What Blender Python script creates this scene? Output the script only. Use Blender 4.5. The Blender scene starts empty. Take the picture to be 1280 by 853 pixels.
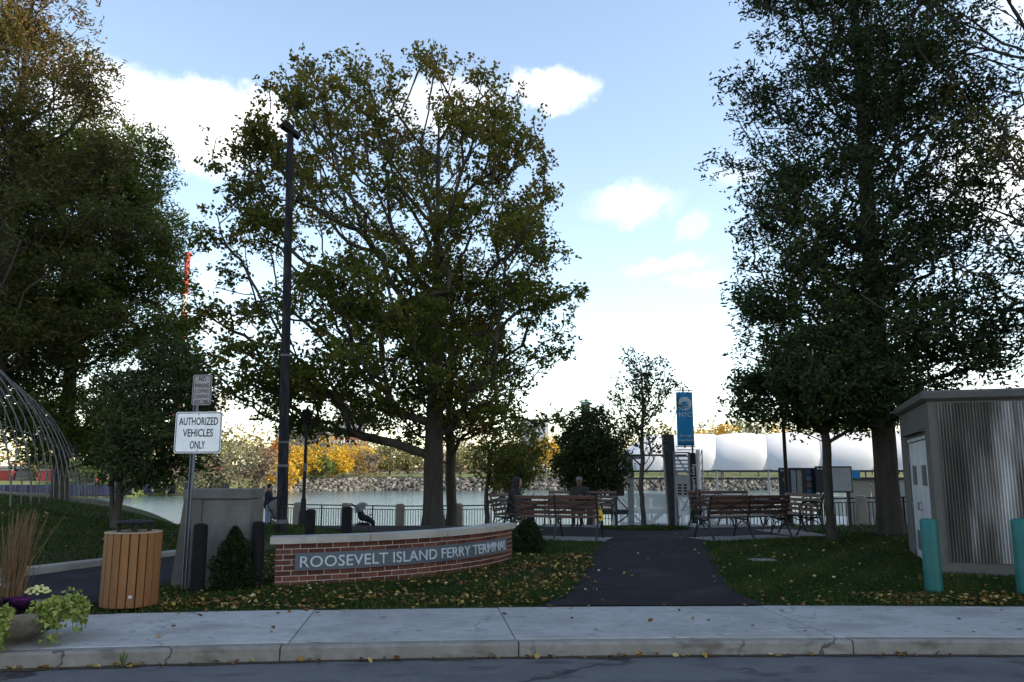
import bpy, math, random
import numpy as np
from mathutils import Vector, Matrix

R = math.radians
scene = bpy.context.scene
COL = scene.collection

# ------------------------------------------------------------------ camera
EYE = 1.6
PITCH = math.atan((592 - 426.5) / 1000.0)
cam_data = bpy.data.cameras.new("camera")
cam_data.sensor_width = 36.0
cam_data.lens = 36.0 * 1000.0 / 1280.0
cam_data.clip_start = 0.1
cam_data.clip_end = 6000
cam = bpy.data.objects.new("camera", cam_data)
cam.location = (0, 0, EYE)
cam.rotation_euler = (R(90) + PITCH, 0, 0)
COL.objects.link(cam)
scene.camera = cam


def ray(px, py):
    u, v = (px - 640) / 1000.0, (426.5 - py) / 1000.0
    return np.array([u, math.cos(PITCH) - v * math.sin(PITCH), math.sin(PITCH) + v * math.cos(PITCH)])


def at(px, py, Y):
    """point seen in that direction at forward distance Y"""
    d = ray(px, py)
    return np.array([0, 0, EYE]) + d * (Y / d[1])


def ground_at(px, py, z):
    d = ray(px, py)
    return np.array([0, 0, EYE]) + d * ((z - EYE) / d[2])


# ------------------------------------------------------------------ world, sun, exposure
SUN_AZ, SUN_EL = 104.0, 33.0          # azimuth clockwise from the view direction (+Y)
world = bpy.data.worlds.new("World")
scene.world = world
world.use_nodes = True
wt = world.node_tree
wt.nodes.clear()
w_out = wt.nodes.new("ShaderNodeOutputWorld")
w_bg = wt.nodes.new("ShaderNodeBackground")
w_sky = wt.nodes.new("ShaderNodeTexSky")
w_sky.sky_type = 'NISHITA'
w_sky.sun_disc = False
w_sky.sun_elevation = R(SUN_EL)
w_sky.sun_rotation = R(SUN_AZ)
w_sky.air_density = 1.0
w_sky.dust_density = 0.6
w_sky.ozone_density = 0.5
w_bg.inputs[1].default_value = 0.12
w_co = wt.nodes.new("ShaderNodeTexCoord")


def wnode(t, **kw):
    n = wt.nodes.new(t)
    for k, v in kw.items():
        setattr(n, k, v)
    return n


# cumulus: warped ellipsoids on the sky sphere, all round the horizon
wn = wnode("ShaderNodeTexNoise")
wn.inputs["Scale"].default_value = 8.0
wn.inputs["Detail"].default_value = 8.0
wn.inputs["Roughness"].default_value = 0.68
wt.links.new(w_co.outputs["Generated"], wn.inputs["Vector"])
ws = wnode("ShaderNodeVectorMath", operation='SUBTRACT')
wt.links.new(wn.outputs["Color"], ws.inputs[0])
ws.inputs[1].default_value = (0.5, 0.5, 0.5)
wm = wnode("ShaderNodeVectorMath", operation='SCALE')
wt.links.new(ws.outputs[0], wm.inputs[0])
wm.inputs["Scale"].default_value = 0.11
wa = wnode("ShaderNodeVectorMath", operation='ADD')
wt.links.new(w_co.outputs["Generated"], wa.inputs[0])
wt.links.new(wm.outputs[0], wa.inputs[1])
clouds = []
for (cx, cy, hw, hh, st) in [(135, 155, 108, 70, 1), (245, 162, 104, 58, 1), (315, 152, 62, 44, 1), (690, 112, 68, 36, .95), (560, 135, 105, 46, .55),
                             (795, 253, 76, 30, .30), (870, 284, 32, 22, .2), (835, 326, 70, 15, .22), (868, 347, 50, 13, .18), (925, 219, 34, 24, .25),
                             (1255, 215, 100, 85, .8), (270, 397, 60, 24, .5)]:
    d = ray(cx, cy)
    d /= np.linalg.norm(d)
    clouds.append((d, hw / 1000.0, hh / 1000.0, st))
crng = random.Random(5)
for k in range(15):
    az = R(42 + k * 18.5 + crng.uniform(-5, 5))
    el = R(crng.choice((11, 18, 26, 36)) + crng.uniform(-3, 3))
    d = np.array([math.sin(az) * math.cos(el), math.cos(az) * math.cos(el), math.sin(el)])
    clouds.append((d, crng.uniform(.07, .2), crng.uniform(.03, .07), crng.choice((1, .8, .5, .35))))
prev = None
for d, ra, rb, st in clouds:
    m = wnode("ShaderNodeMapping", vector_type='TEXTURE')
    az = math.atan2(d[0], d[1])
    el = math.asin(d[2])
    m.inputs["Location"].default_value = tuple(d)
    m.inputs["Rotation"].default_value = (el, 0, -az)
    m.inputs["Scale"].default_value = (ra, 0.6, rb)
    wt.links.new(wa.outputs[0], m.inputs["Vector"])
    g = wnode("ShaderNodeTexGradient", gradient_type='SPHERICAL')
    wt.links.new(m.outputs[0], g.inputs[0])
    gr1 = wnode("ShaderNodeMapRange", interpolation_type='SMOOTHSTEP')
    gr1.inputs["From Min"].default_value = 0.02
    gr1.inputs["From Max"].default_value = 0.66
    gr1.inputs["To Max"].default_value = st
    wt.links.new(g.outputs["Fac"], gr1.inputs["Value"])
    g = gr1
    if prev is None:
        prev = g.outputs[0]
    else:
        mx = wnode("ShaderNodeMath", operation='MAXIMUM')
        wt.links.new(prev, mx.inputs[0])
        wt.links.new(g.outputs[0], mx.inputs[1])
        prev = mx.outputs[0]
mixc = wnode("ShaderNodeMix", data_type='RGBA')
wt.links.new(prev, mixc.inputs[0])
wt.links.new(w_sky.outputs[0], mixc.inputs[6])
wn2 = wnode("ShaderNodeTexNoise")
wn2.inputs["Scale"].default_value = 9.0
wn2.inputs["Detail"].default_value = 6.0
wt.links.new(wa.outputs[0], wn2.inputs["Vector"])
wr2 = wnode("ShaderNodeMapRange")
wr2.inputs["From Min"].default_value = 0.35
wr2.inputs["From Max"].default_value = 0.65
wt.links.new(wn2.outputs["Fac"], wr2.inputs["Value"])
mixs = wnode("ShaderNodeMix", data_type='RGBA')
wt.links.new(wr2.outputs[0], mixs.inputs[0])
mixs.inputs[6].default_value = (4.3, 4.7, 5.3, 1)
mixs.inputs[7].default_value = (5.6, 5.8, 6.1, 1)
wt.links.new(mixs.outputs[2], mixc.inputs[7])
wt.links.new(mixc.outputs[2], w_bg.inputs[0])
wt.links.new(w_bg.outputs[0], w_out.inputs[0])

sun_data = bpy.data.lights.new("sun", 'SUN')
sun_data.energy = 2.5
sun_data.angle = R(0.5)
sun_data.color = (1.0, 0.93, 0.82)
sun = bpy.data.objects.new("sun", sun_data)
sdir = Vector((math.sin(R(SUN_AZ)) * math.cos(R(SUN_EL)), math.cos(R(SUN_AZ)) * math.cos(R(SUN_EL)), math.sin(R(SUN_EL))))
sun.rotation_euler = sdir.to_track_quat('Z', 'Y').to_euler()
sun.location = sdir * 100
COL.objects.link(sun)

scene.view_settings.view_transform = 'Standard'
scene.view_settings.look = 'None'
scene.view_settings.exposure = 1.62
scene.view_settings.gamma = 1.0
scene.view_settings.use_white_balance = True      # camera white balance for open shade
scene.view_settings.white_balance_temperature = 7300
scene.cycles.max_bounces = 6
scene.cycles.diffuse_bounces = 3
scene.cycles.transmission_bounces = 4
scene.cycles.caustics_reflective = False
scene.cycles.caustics_refractive = False
try:
    scene.cycles.use_denoising = True
except Exception:
    pass

# ------------------------------------------------------------------ materials
MATS = {}


def nodes_of(name):
    m = bpy.data.materials.new(name)
    m.use_nodes = True
    nt = m.node_tree
    return m, nt, nt.nodes["Principled BSDF"]


def col4(c):
    return (c[0], c[1], c[2], 1)


def surf(name, c1, c2=None, scale=6.0, rough=0.8, bump=0.0, bscale=None, metal=0.0, spec=0.3, big=None, bigscale=0.5,
         rand=0.0, coords='Object', stretch=(1, 1, 1)):
    """noise-mottled surface: c1/c2 fine mix, `big` a third colour in large patches, rand = per-object brightness spread"""
    if name in MATS:
        return MATS[name]
    m, nt, b = nodes_of(name)
    L = nt.links.new
    tc = nt.nodes.new("ShaderNodeTexCoord")
    mp = nt.nodes.new("ShaderNodeMapping")
    mp.inputs["Scale"].default_value = stretch
    L(tc.outputs[coords], mp.inputs[0])
    c2 = c2 or tuple(x * 0.7 for x in c1)
    n = nt.nodes.new("ShaderNodeTexNoise")
    n.inputs["Scale"].default_value = scale
    n.inputs["Detail"].default_value = 6
    n.inputs["Roughness"].default_value = 0.65
    L(mp.outputs[0], n.inputs["Vector"])
    r = nt.nodes.new("ShaderNodeMapRange")
    r.inputs["From Min"].default_value = 0.32
    r.inputs["From Max"].default_value = 0.68
    L(n.outputs["Fac"], r.inputs["Value"])
    mx = nt.nodes.new("ShaderNodeMix")
    mx.data_type = 'RGBA'
    mx.inputs[6].default_value = col4(c1)
    mx.inputs[7].default_value = col4(c2)
    L(r.outputs[0], mx.inputs[0])
    out = mx.outputs[2]
    if big:
        n2 = nt.nodes.new("ShaderNodeTexNoise")
        n2.inputs["Scale"].default_value = bigscale
        n2.inputs["Detail"].default_value = 5
        n2.inputs["Roughness"].default_value = 0.7
        L(mp.outputs[0], n2.inputs["Vector"])
        r2 = nt.nodes.new("ShaderNodeMapRange")
        r2.inputs["From Min"].default_value = 0.45
        r2.inputs["From Max"].default_value = 0.68
        r2.inputs["To Max"].default_value = 0.8
        L(n2.outputs["Fac"], r2.inputs["Value"])
        m2 = nt.nodes.new("ShaderNodeMix")
        m2.data_type = 'RGBA'
        L(r2.outputs[0], m2.inputs[0])
        L(out, m2.inputs[6])
        m2.inputs[7].default_value = col4(big)
        out = m2.outputs[2]
    if rand:
        oi = nt.nodes.new("ShaderNodeObjectInfo")
        r3 = nt.nodes.new("ShaderNodeMapRange")
        r3.inputs["To Min"].default_value = 1 - rand
        r3.inputs["To Max"].default_value = 1 + rand
        L(oi.outputs["Random"], r3.inputs["Value"])
        hs = nt.nodes.new("ShaderNodeHueSaturation")
        L(r3.outputs[0], hs.inputs["Value"])
        L(out, hs.inputs["Color"])
        out = hs.outputs[0]
    L(out, b.inputs["Base Color"])
    b.inputs["Roughness"].default_value = rough
    b.inputs["Metallic"].default_value = metal
    b.inputs["Specular IOR Level"].default_value = spec
    if bump:
        n3 = nt.nodes.new("ShaderNodeTexNoise")
        n3.inputs["Scale"].default_value = bscale or scale * 4
        n3.inputs["Detail"].default_value = 5
        L(mp.outputs[0], n3.inputs["Vector"])
        bp = nt.nodes.new("ShaderNodeBump")
        bp.inputs["Strength"].default_value = bump
        bp.inputs["Distance"].default_value = 0.01
        L(n3.outputs["Fac"], bp.inputs["Height"])
        L(bp.outputs[0], b.inputs["Normal"])
    MATS[name] = m
    return m


def leafmat(name, stops, trans=0.3, rough=0.55):
    """leaf: colour from the per-leaf 'tint' value, diffuse with some light coming through"""
    if name in MATS:
        return MATS[name]
    m = bpy.data.materials.new(name)
    m.use_nodes = True
    nt = m.node_tree
    nt.nodes.clear()
    L = nt.links.new
    o = nt.nodes.new("ShaderNodeOutputMaterial")
    a = nt.nodes.new("ShaderNodeAttribute")
    a.attribute_name = "tint"
    cr = nt.nodes.new("ShaderNodeValToRGB")
    el = cr.color_ramp.elements
    while len(el) < len(stops):
        el.new(0.5)
    for e, (p, c) in zip(el, stops):
        e.position = p
        e.color = col4(c)
    L(a.outputs["Fac"], cr.inputs[0])
    p = nt.nodes.new("ShaderNodeBsdfPrincipled")
    p.inputs["Roughness"].default_value = rough
    p.inputs["Specular IOR Level"].default_value = 0.1
    t = nt.nodes.new("ShaderNodeBsdfTranslucent")
    mx = nt.nodes.new("ShaderNodeMixShader")
    mx.inputs[0].default_value = trans
    L(cr.outputs[0], p.inputs["Base Color"])
    L(cr.outputs[0], t.inputs["Color"])
    L(p.outputs[0], mx.inputs[1])
    L(t.outputs[0], mx.inputs[2])
    L(mx.outputs[0], o.inputs[0])
    MATS[name] = m
    return m


def cracked(m, crack_scale, width, colour, strength=1.0, warp=0.4, lo=.5):
    """darken along wandering cracks on an existing material"""
    nt = m.node_tree
    L = nt.links.new
    b = nt.nodes["Principled BSDF"]
    src = b.inputs["Base Color"].links[0].from_socket
    tc = nt.nodes.new("ShaderNodeTexCoord")
    n = nt.nodes.new("ShaderNodeTexNoise")
    n.inputs["Scale"].default_value = 3.0
    n.inputs["Detail"].default_value = 4
    L(tc.outputs["Object"], n.inputs["Vector"])
    mixv = nt.nodes.new("ShaderNodeMix")
    mixv.data_type = 'VECTOR'
    mixv.inputs[0].default_value = warp
    L(tc.outputs["Object"], mixv.inputs[4])
    L(n.outputs["Color"], mixv.inputs[5])
    v = nt.nodes.new("ShaderNodeTexVoronoi")
    v.feature = 'DISTANCE_TO_EDGE'
    v.inputs["Scale"].default_value = crack_scale
    L(mixv.outputs[1], v.inputs["Vector"])
    r = nt.nodes.new("ShaderNodeMapRange")
    r.inputs["From Min"].default_value = width * 0.3
    r.inputs["From Max"].default_value = width
    r.inputs["To Min"].default_value = strength
    r.inputs["To Max"].default_value = 0
    L(v.outputs["Distance"], r.inputs["Value"])
    n2 = nt.nodes.new("ShaderNodeTexNoise")
    n2.inputs["Scale"].default_value = 0.45
    L(tc.outputs["Object"], n2.inputs["Vector"])
    r2 = nt.nodes.new("ShaderNodeMapRange")
    r2.inputs["From Min"].default_value = lo
    r2.inputs["From Max"].default_value = lo + .12
    L(n2.outputs["Fac"], r2.inputs["Value"])
    mu = nt.nodes.new("ShaderNodeMath")
    mu.operation = 'MULTIPLY'
    L(r.outputs[0], mu.inputs[0])
    L(r2.outputs[0], mu.inputs[1])
    mx = nt.nodes.new("ShaderNodeMix")
    mx.data_type = 'RGBA'
    L(mu.outputs[0], mx.inputs[0])
    L(src, mx.inputs[6])
    mx.inputs[7].default_value = col4(colour)
    L(mx.outputs[2], b.inputs["Base Color"])
    return m


# ------------------------------------------------------------------ mesh helpers
class MB:
    """collects faces; build() links them as one mesh object"""

    def __init__(self):
        self.v, self.f = [], []

    def add(self, verts, faces):
        o = len(self.v)
        self.v += [tuple(p) for p in verts]
        self.f += [tuple(i + o for i in f) for f in faces]
        return self

    def box(self, c, s, rz=0.0, bev=0.0, M=None):
        x, y, z = s[0] / 2, s[1] / 2, s[2] / 2
        if bev > 0:
            b = min(bev, x * .9, y * .9, z * .9)
            P = []
            for sx in (-1, 1):
                for sy in (-1, 1):
                    for sz in (-1, 1):
                        P += [(sx * (x - b), sy * (y - b), sz * z), (sx * (x - b), sy * y, sz * (z - b)), (sx * x, sy * (y - b), sz * (z - b))]

            def ix(sx, sy, sz, k):
                return ((sx > 0) * 4 + (sy > 0) * 2 + (sz > 0)) * 3 + k
            F = []
            for s1 in (-1, 1):
                F.append([ix(-1, -1, s1, 0), ix(1, -1, s1, 0), ix(1, 1, s1, 0), ix(-1, 1, s1, 0)][::s1])
                F.append([ix(-1, s1, -1, 1), ix(-1, s1, 1, 1), ix(1, s1, 1, 1), ix(1, s1, -1, 1)][::s1])
                F.append([ix(s1, -1, -1, 2), ix(s1, 1, -1, 2), ix(s1, 1, 1, 2), ix(s1, -1, 1, 2)][::s1])
            for a in (-1, 1):
                for b2 in (-1, 1):
                    F.append([ix(-1, a, b2, 0), ix(1, a, b2, 0), ix(1, a, b2, 1), ix(-1, a, b2, 1)][::-a * b2])
                    F.append([ix(a, -1, b2, 0), ix(a, 1, b2, 0), ix(a, 1, b2, 2), ix(a, -1, b2, 2)][::a * b2])
                    F.append([ix(a, b2, -1, 1), ix(a, b2, 1, 1), ix(a, b2, 1, 2), ix(a, b2, -1, 2)][::-a * b2])
            for sx in (-1, 1):
                for sy in (-1, 1):
                    for sz in (-1, 1):
                        F.append([ix(sx, sy, sz, 0), ix(sx, sy, sz, 1), ix(sx, sy, sz, 2)][::-sx * sy * sz])
        else:
            P = [(-x, -y, -z), (x, -y, -z), (x, y, -z), (-x, y, -z), (-x, -y, z), (x, -y, z), (x, y, z), (-x, y, z)]
            F = [(0, 3, 2, 1), (4, 5, 6, 7), (0, 1, 5, 4), (1, 2, 6, 5), (2, 3, 7, 6), (3, 0, 4, 7)]
        if M is not None:
            P = [M @ Vector(p) for p in P]
        ca, sa = math.cos(rz), math.sin(rz)
        return self.add([(c[0] + p[0] * ca - p[1] * sa, c[1] + p[0] * sa + p[1] * ca, c[2] + p[2]) for p in P], F)

    def bar(self, a, b, w, h):
        """square bar between two points"""
        a, b = Vector(a), Vector(b)
        d = (b - a)
        L = d.length
        q = d.to_track_quat('X', 'Z').to_matrix()
        m = (a + b) / 2
        x, y, z = L / 2, w / 2, h / 2
        P = [m + q @ Vector(p) for p in [(-x, -y, -z), (x, -y, -z), (x, y, -z), (-x, y, -z), (-x, -y, z), (x, -y, z), (x, y, z), (-x, y, z)]]
        return self.add(P, [(0, 3, 2, 1), (4, 5, 6, 7), (0, 1, 5, 4), (1, 2, 6, 5), (2, 3, 7, 6), (3, 0, 4, 7)])

    def tube(self, pts, rad, n=8, cap=True):
        pts = [Vector(p) for p in pts]
        if not hasattr(rad, '__len__'):
            rad = [rad] * len(pts)
        V, F = [], []
        up = Vector((0.13, 0.31, 0.94))
        a = None
        for i, p in enumerate(pts):
            d = (pts[min(i + 1, len(pts) - 1)] - pts[max(i - 1, 0)]).normalized()
            if a is None:
                a = d.cross(up)
                if a.length < 1e-3:
                    a = d.cross(Vector((1, 0, 0)))
            else:
                a = a - d * a.dot(d)
            a.normalize()
            b = d.cross(a)
            for k in range(n):
                t = 2 * math.pi * k / n
                V.append(p + (a * math.cos(t) + b * math.sin(t)) * rad[i])
        for i in range(len(pts) - 1):
            for k in range(n):
                k2 = (k + 1) % n
                F.append((i * n + k, i * n + k2, (i + 1) * n + k2, (i + 1) * n + k))
        if cap:
            F.append(tuple(range(n))[::-1])
            F.append(tuple((len(pts) - 1) * n + k for k in range(n)))
        return self.add(V, F)

    def lathe(self, prof, n=24, c=(0, 0, 0), sx=1.0, sy=1.0):
        """prof: (r, z) list, bottom to top"""
        V, F = [], []
        for r, z in prof:
            for k in range(n):
                t = 2 * math.pi * k / n
                V.append((c[0] + r * sx * math.cos(t), c[1] + r * sy * math.sin(t), c[2] + z))
        for i in range(len(prof) - 1):
            for k in range(n):
                k2 = (k + 1) % n
                F.append((i * n + k, i * n + k2, (i + 1) * n + k2, (i + 1) * n + k))
        if prof[0][0] > 1e-5:
            F.append(tuple(range(n))[::-1])
        if prof[-1][0] > 1e-5:
            F.append(tuple((len(prof) - 1) * n + k for k in range(n)))
        return self.add(V, F)

    def ball(self, c, r, n=10, m=7):
        rr = r if hasattr(r, '__len__') else (r, r, r)
        V, F = [], []
        for i in range(m + 1):
            ph = math.pi * i / m
            for k in range(n):
                t = 2 * math.pi * k / n
                V.append((c[0] + rr[0] * math.sin(ph) * math.cos(t), c[1] + rr[1] * math.sin(ph) * math.sin(t), c[2] - rr[2] * math.cos(ph)))
        for i in range(m):
            for k in range(n):
                k2 = (k + 1) % n
                F.append((i * n + k, i * n + k2, (i + 1) * n + k2, (i + 1) * n + k))
        return self.add(V, F)

    def prism(self, poly, z0, z1):
        n = len(poly)
        V = [(p[0], p[1], z0) for p in poly] + [(p[0], p[1], z1) for p in poly]
        F = [tuple(range(n))[::-1], tuple(range(n, 2 * n))] + [(i, (i + 1) % n, n + (i + 1) % n, n + i) for i in range(n)]
        return self.add(V, F)

    def mesh(self, name, mat=None, smooth=False):
        me = bpy.data.meshes.new(name)
        me.from_pydata(self.v, [], self.f)
        if mat:
            me.materials.append(mat)
        me.update()
        if smooth:
            me.polygons.foreach_set("use_smooth", [True] * len(me.polygons))
            me.set_sharp_from_angle(angle=R(40))
        return me

    def build(self, name, mat, parent=None, smooth=False, loc=None, rz=None, label=None, kind=None):
        return link(name, self.mesh(name, mat, smooth), parent, loc, rz, label, kind)


def link(name, me, parent=None, loc=None, rz=None, label=None, kind=None):
    o = bpy.data.objects.new(name, me)
    COL.objects.link(o)
    if parent is not None:
        o.parent = parent
    if loc is not None:
        o.location = loc
    if rz is not None:
        o.rotation_euler = (0, 0, rz)
    if label:
        o["label"] = label
    if kind:
        o["kind"] = kind
    return o


def tag(o, label, cat, group=None, kind=None):
    o["label"] = label
    o["category"] = cat
    if group:
        o["group"] = group
    if kind:
        o["kind"] = kind
    return o


def thing(name, label, cat, loc=(0, 0, 0), rz=0.0, group=None):
    o = bpy.data.objects.new(name, None)
    o.empty_display_size = 0.1
    COL.objects.link(o)
    o.location = tuple(float(x) for x in loc)
    o.rotation_euler = (0, 0, rz)
    return tag(o, label, cat, group)


def structure(name, me_or_mb, mat=None, label=None, smooth=False):
    me = me_or_mb.mesh(name, mat, smooth) if isinstance(me_or_mb, MB) else me_or_mb
    o = link(name, me)
    o["kind"] = "structure"
    if label:
        o["label"] = label
    return o


def copy_tree(o, parent=None):
    c = o.copy()
    COL.objects.link(c)
    c.parent = parent
    for ch in [x for x in o.children]:
        copy_tree(ch, c)
    return c


def np_mesh(name, V, F, mat, tint=None, smooth=False):
    """fast mesh from numpy: V (n,3), F (m,k) with constant k"""
    me = bpy.data.meshes.new(name)
    k = F.shape[1]
    me.vertices.add(len(V))
    me.vertices.foreach_set("co", np.ascontiguousarray(V, dtype=np.float32).ravel())
    me.loops.add(F.size)
    me.loops.foreach_set("vertex_index", np.ascontiguousarray(F, dtype=np.int32).ravel())
    me.polygons.add(len(F))
    me.polygons.foreach_set("loop_start", np.arange(0, F.size, k, dtype=np.int32))
    me.polygons.foreach_set("loop_total", np.full(len(F), k, dtype=np.int32))
    if smooth:
        me.polygons.foreach_set("use_smooth", np.ones(len(F), dtype=bool))
    me.update(calc_edges=True)
    if tint is not None:
        a = me.attributes.new("tint", 'FLOAT', 'POINT')
        a.data.foreach_set("value", np.ascontiguousarray(tint, dtype=np.float32))
    if mat:
        me.materials.append(mat)
    return me


def text_mesh(s, size, extrude, mat, align='CENTER', bold=0.0, sx=1.0):
    """lettering in the XY plane, facing +Z, centred on the origin"""
    cu = bpy.data.curves.new("lettering", 'FONT')
    cu.body = s
    cu.size = size
    cu.extrude = extrude
    cu.offset = bold
    cu.align_x = align
    cu.align_y = 'CENTER'
    cu.resolution_u = 3
    o = bpy.data.objects.new("lettering", cu)
    COL.objects.link(o)
    dg = bpy.context.evaluated_depsgraph_get()
    me = bpy.data.meshes.new_from_object(o.evaluated_get(dg))
    bpy.data.objects.remove(o)
    bpy.data.curves.remove(cu)
    if sx != 1.0:
        me.transform(Matrix.Diagonal((sx, 1, 1, 1)))
    me.materials.clear()
    me.materials.append(mat)
    me.name = "lettering"
    return me


def stand_text(me, x, y, z):
    """turn flat lettering so it faces -Y (toward the street) and move it"""
    me.transform(Matrix.Translation((x, y, z)) @ Matrix.Rotation(R(90), 4, 'X'))
    return me

# ------------------------------------------------------------------ ground shape
WATER_Z = -3.2


def sstep(a, b, x):
    t = np.clip((x - a) / (b - a), 0, 1)
    return t * t * (3 - 2 * t)


def kerb_y(x):
    x = np.asarray(x, dtype=float)
    xc = np.clip(x, -9, 4.5)
    y = 7.41 + .063 * xc - .0105 * xc * xc
    s = .063 - .021 * xc
    return y + s * (x - xc)


WALK = 1.87


def back_y(x):
    return kerb_y(x) + WALK


def fence_y(x):
    return 33.5 - .36 * (np.asarray(x, dtype=float) + 5)


def mound_edge_x(y):
    return -7.3 + .43 * (np.asarray(y, dtype=float) - 11.2)


def gz(x, y):
    x = np.asarray(x, dtype=float)
    y = np.asarray(y, dtype=float)
    z = .125 + .045 * sstep(9, 16, y) - .95 * np.clip((y - 22.5) / 10.5, 0, 1)
    d1 = (mound_edge_x(y) - x) * .92
    d2 = (-x - .405 * y) * .93
    d = np.minimum(d1, d2) - .15
    m = np.clip(d, 0, None)
    h = 1.0 * (1 - np.exp(-m * .36))
    lump = .03 * np.sin(x * 1.3 + y * .7) * np.sin(y * 1.1 - x * .4)
    z = z + h * (1.0 + .5 * np.clip((y - 24) / 8, 0, 1)) + lump * np.clip(m, 0, 1)
    return z


def drape(name, rows, nx, dz, mat, label=None):
    """rows: list of (y, xl, xr); sheet laid dz above the ground"""
    V, F = [], []
    for (y, xl, xr) in rows:
        for i in range(nx + 1):
            x = xl + (xr - xl) * i / nx
            yy = y(x) if callable(y) else y
            V.append((x, yy, float(gz(x, yy)) + dz))
    for j in range(len(rows) - 1):
        for i in range(nx):
            a = j * (nx + 1) + i
            F.append((a, a + 1, a + nx + 2, a + nx + 1))
    return structure(name, MB().add(V, F), mat, label, smooth=True)


def lerp_rows(keys, step):
    """keys: (y, xl, xr) -> denser rows, smooth in between"""
    ys = [k[0] for k in keys]
    out = []
    y = ys[0]
    while y < ys[-1] - 1e-6:
        out.append(y)
        y += step
    out.append(ys[-1])
    return [(y, float(np.interp(y, ys, [k[1] for k in keys])), float(np.interp(y, ys, [k[2] for k in keys]))) for y in out]


M_SOIL = surf("lawn_soil", (.028, .040, .014), (.045, .040, .022), scale=5, rough=.95, bump=.6, bscale=30, spec=.1, big=(.020, .034, .010), bigscale=.8)
M_ROAD = cracked(surf("road_asphalt", (.070, .072, .077), (.145, .147, .152), scale=95, rough=.85, bump=.5, bscale=120, big=(.052, .054, .060), bigscale=.7), .75, .022, (.018, .018, .02), .95, lo=.40)
M_PATH = surf("path_asphalt", (.013, .013, .016), (.022, .022, .026), scale=60, rough=.95, bump=.35, bscale=90, spec=.08, big=(.026, .026, .030), bigscale=.5)
M_WALK = cracked(surf("sidewalk_concrete", (.37, .37, .36), (.30, .30, .29), scale=7, rough=.85, bump=.25, bscale=45, big=(.225, .225, .215), bigscale=1.1, rand=.06), .42, .0055, (.10, .10, .095), .6, lo=.46)
def flecked(m, stretch, lo, hi, colour):
    """small elongated scuffs and stains"""
    nt = m.node_tree
    L = nt.links.new
    b = nt.nodes["Principled BSDF"]
    src = b.inputs["Base Color"].links[0].from_socket
    tc = nt.nodes.new("ShaderNodeTexCoord")
    mp = nt.nodes.new("ShaderNodeMapping")
    mp.inputs["Scale"].default_value = stretch
    L(tc.outputs["Object"], mp.inputs[0])
    n = nt.nodes.new("ShaderNodeTexNoise")
    n.inputs["Scale"].default_value = 1.0
    n.inputs["Detail"].default_value = 3
    L(mp.outputs[0], n.inputs["Vector"])
    r = nt.nodes.new("ShaderNodeMapRange")
    r.inputs["From Min"].default_value = lo
    r.inputs["From Max"].default_value = hi
    L(n.outputs["Fac"], r.inputs["Value"])
    mx = nt.nodes.new("ShaderNodeMix")
    mx.data_type = 'RGBA'
    L(r.outputs[0], mx.inputs[0])
    L(src, mx.inputs[6])
    mx.inputs[7].default_value = col4(colour)
    L(mx.outputs[2], b.inputs["Base Color"])
    return m


flecked(M_WALK, (6, 15, 1), .63, .70, (.14, .14, .135))
flecked(M_WALK, (2.2, 26, 2), .70, .74, (.50, .50, .49))
flecked(M_WALK, (1.1, 1.6, 3), .56, .72, (.245, .24, .225))
flecked(M_ROAD, (1.4, 3.0, 1), .58, .70, (.05, .05, .054))
flecked(M_PATH, (1.2, 1.2, 1), .56, .68, (.034, .034, .036))
M_KERB = cracked(surf("kerb_concrete", (.24, .23, .21), (.17, .163, .15), scale=9, rough=.9, bump=.4, bscale=50, big=(.17, .15, .135), bigscale=1.6, rand=.08), 1.1, .014, (.05, .045, .04), .85, lo=.44)
flecked(M_KERB, (2.5, 4, 6), .54, .68, (.10, .09, .078))
M_CONC = surf("grey_concrete", (.24, .24, .225), (.18, .18, .17), scale=4, rough=.9, bump=.25, bscale=30, big=(.14, .14, .13), bigscale=1.2, rand=.06)
M_STONE = surf("cast_stone", (.40, .385, .35), (.32, .305, .275), scale=6, rough=.85, bump=.2, bscale=40, big=(.24, .23, .21), bigscale=1.3, rand=.06)

# ground sheet (lawns, mound, island) down to the quay
NX, NY = 330, 120
gx = np.linspace(-62, 62, NX)
gv = np.linspace(0, 1, NY) ** 1.25
GX = np.repeat(gx[None, :], NY, 0)
Y0 = back_y(gx) - .04
Y1 = np.maximum(fence_y(gx) + 1.15, Y0 + 6)
GY = Y0[None, :] + (Y1 - Y0)[None, :] * gv[:, None]
GZ = gz(GX, GY)
GZ[0] -= 0.03
V = np.stack([GX, GY, GZ], -1).reshape(-1, 3)
skirt = V[-NX:].copy()
skirt[:, 2] = -4.5
V = np.concatenate([V, skirt])
ii = np.arange((NY) * NX).reshape(NY, NX)
idx = np.concatenate([ii, (NY * NX + np.arange(NX))[None, :]])
F = np.stack([idx[:-1, :-1], idx[:-1, 1:], idx[1:, 1:], idx[1:, :-1]], -1).reshape(-1, 4)
structure("ground", np_mesh("ground", V, F, M_SOIL, smooth=True), label="grass lawns and mound beside the promenade")

# road
V, F = [], []
xs = np.linspace(-62, 62, 125)
for x in xs:
    ky = float(kerb_y(x))
    V += [(x, -60, -.12), (x, 0, .02), (x, ky - 1.2, .012), (x, ky + .05, 0)]
for i in range(len(xs) - 1):
    for k in range(3):
        a = i * 4 + k
        F.append((a, a + 4, a + 5, a + 1))
structure("road", MB().add(V, F), M_ROAD, "grey asphalt street", smooth=True)
structure("land", MB().add([(-900, -900, -.2), (900, -900, -.2), (900, -59.5, -.2), (-900, -59.5, -.2)], [(0, 1, 2, 3)]), M_CONC, "paved land behind the street")
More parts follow.
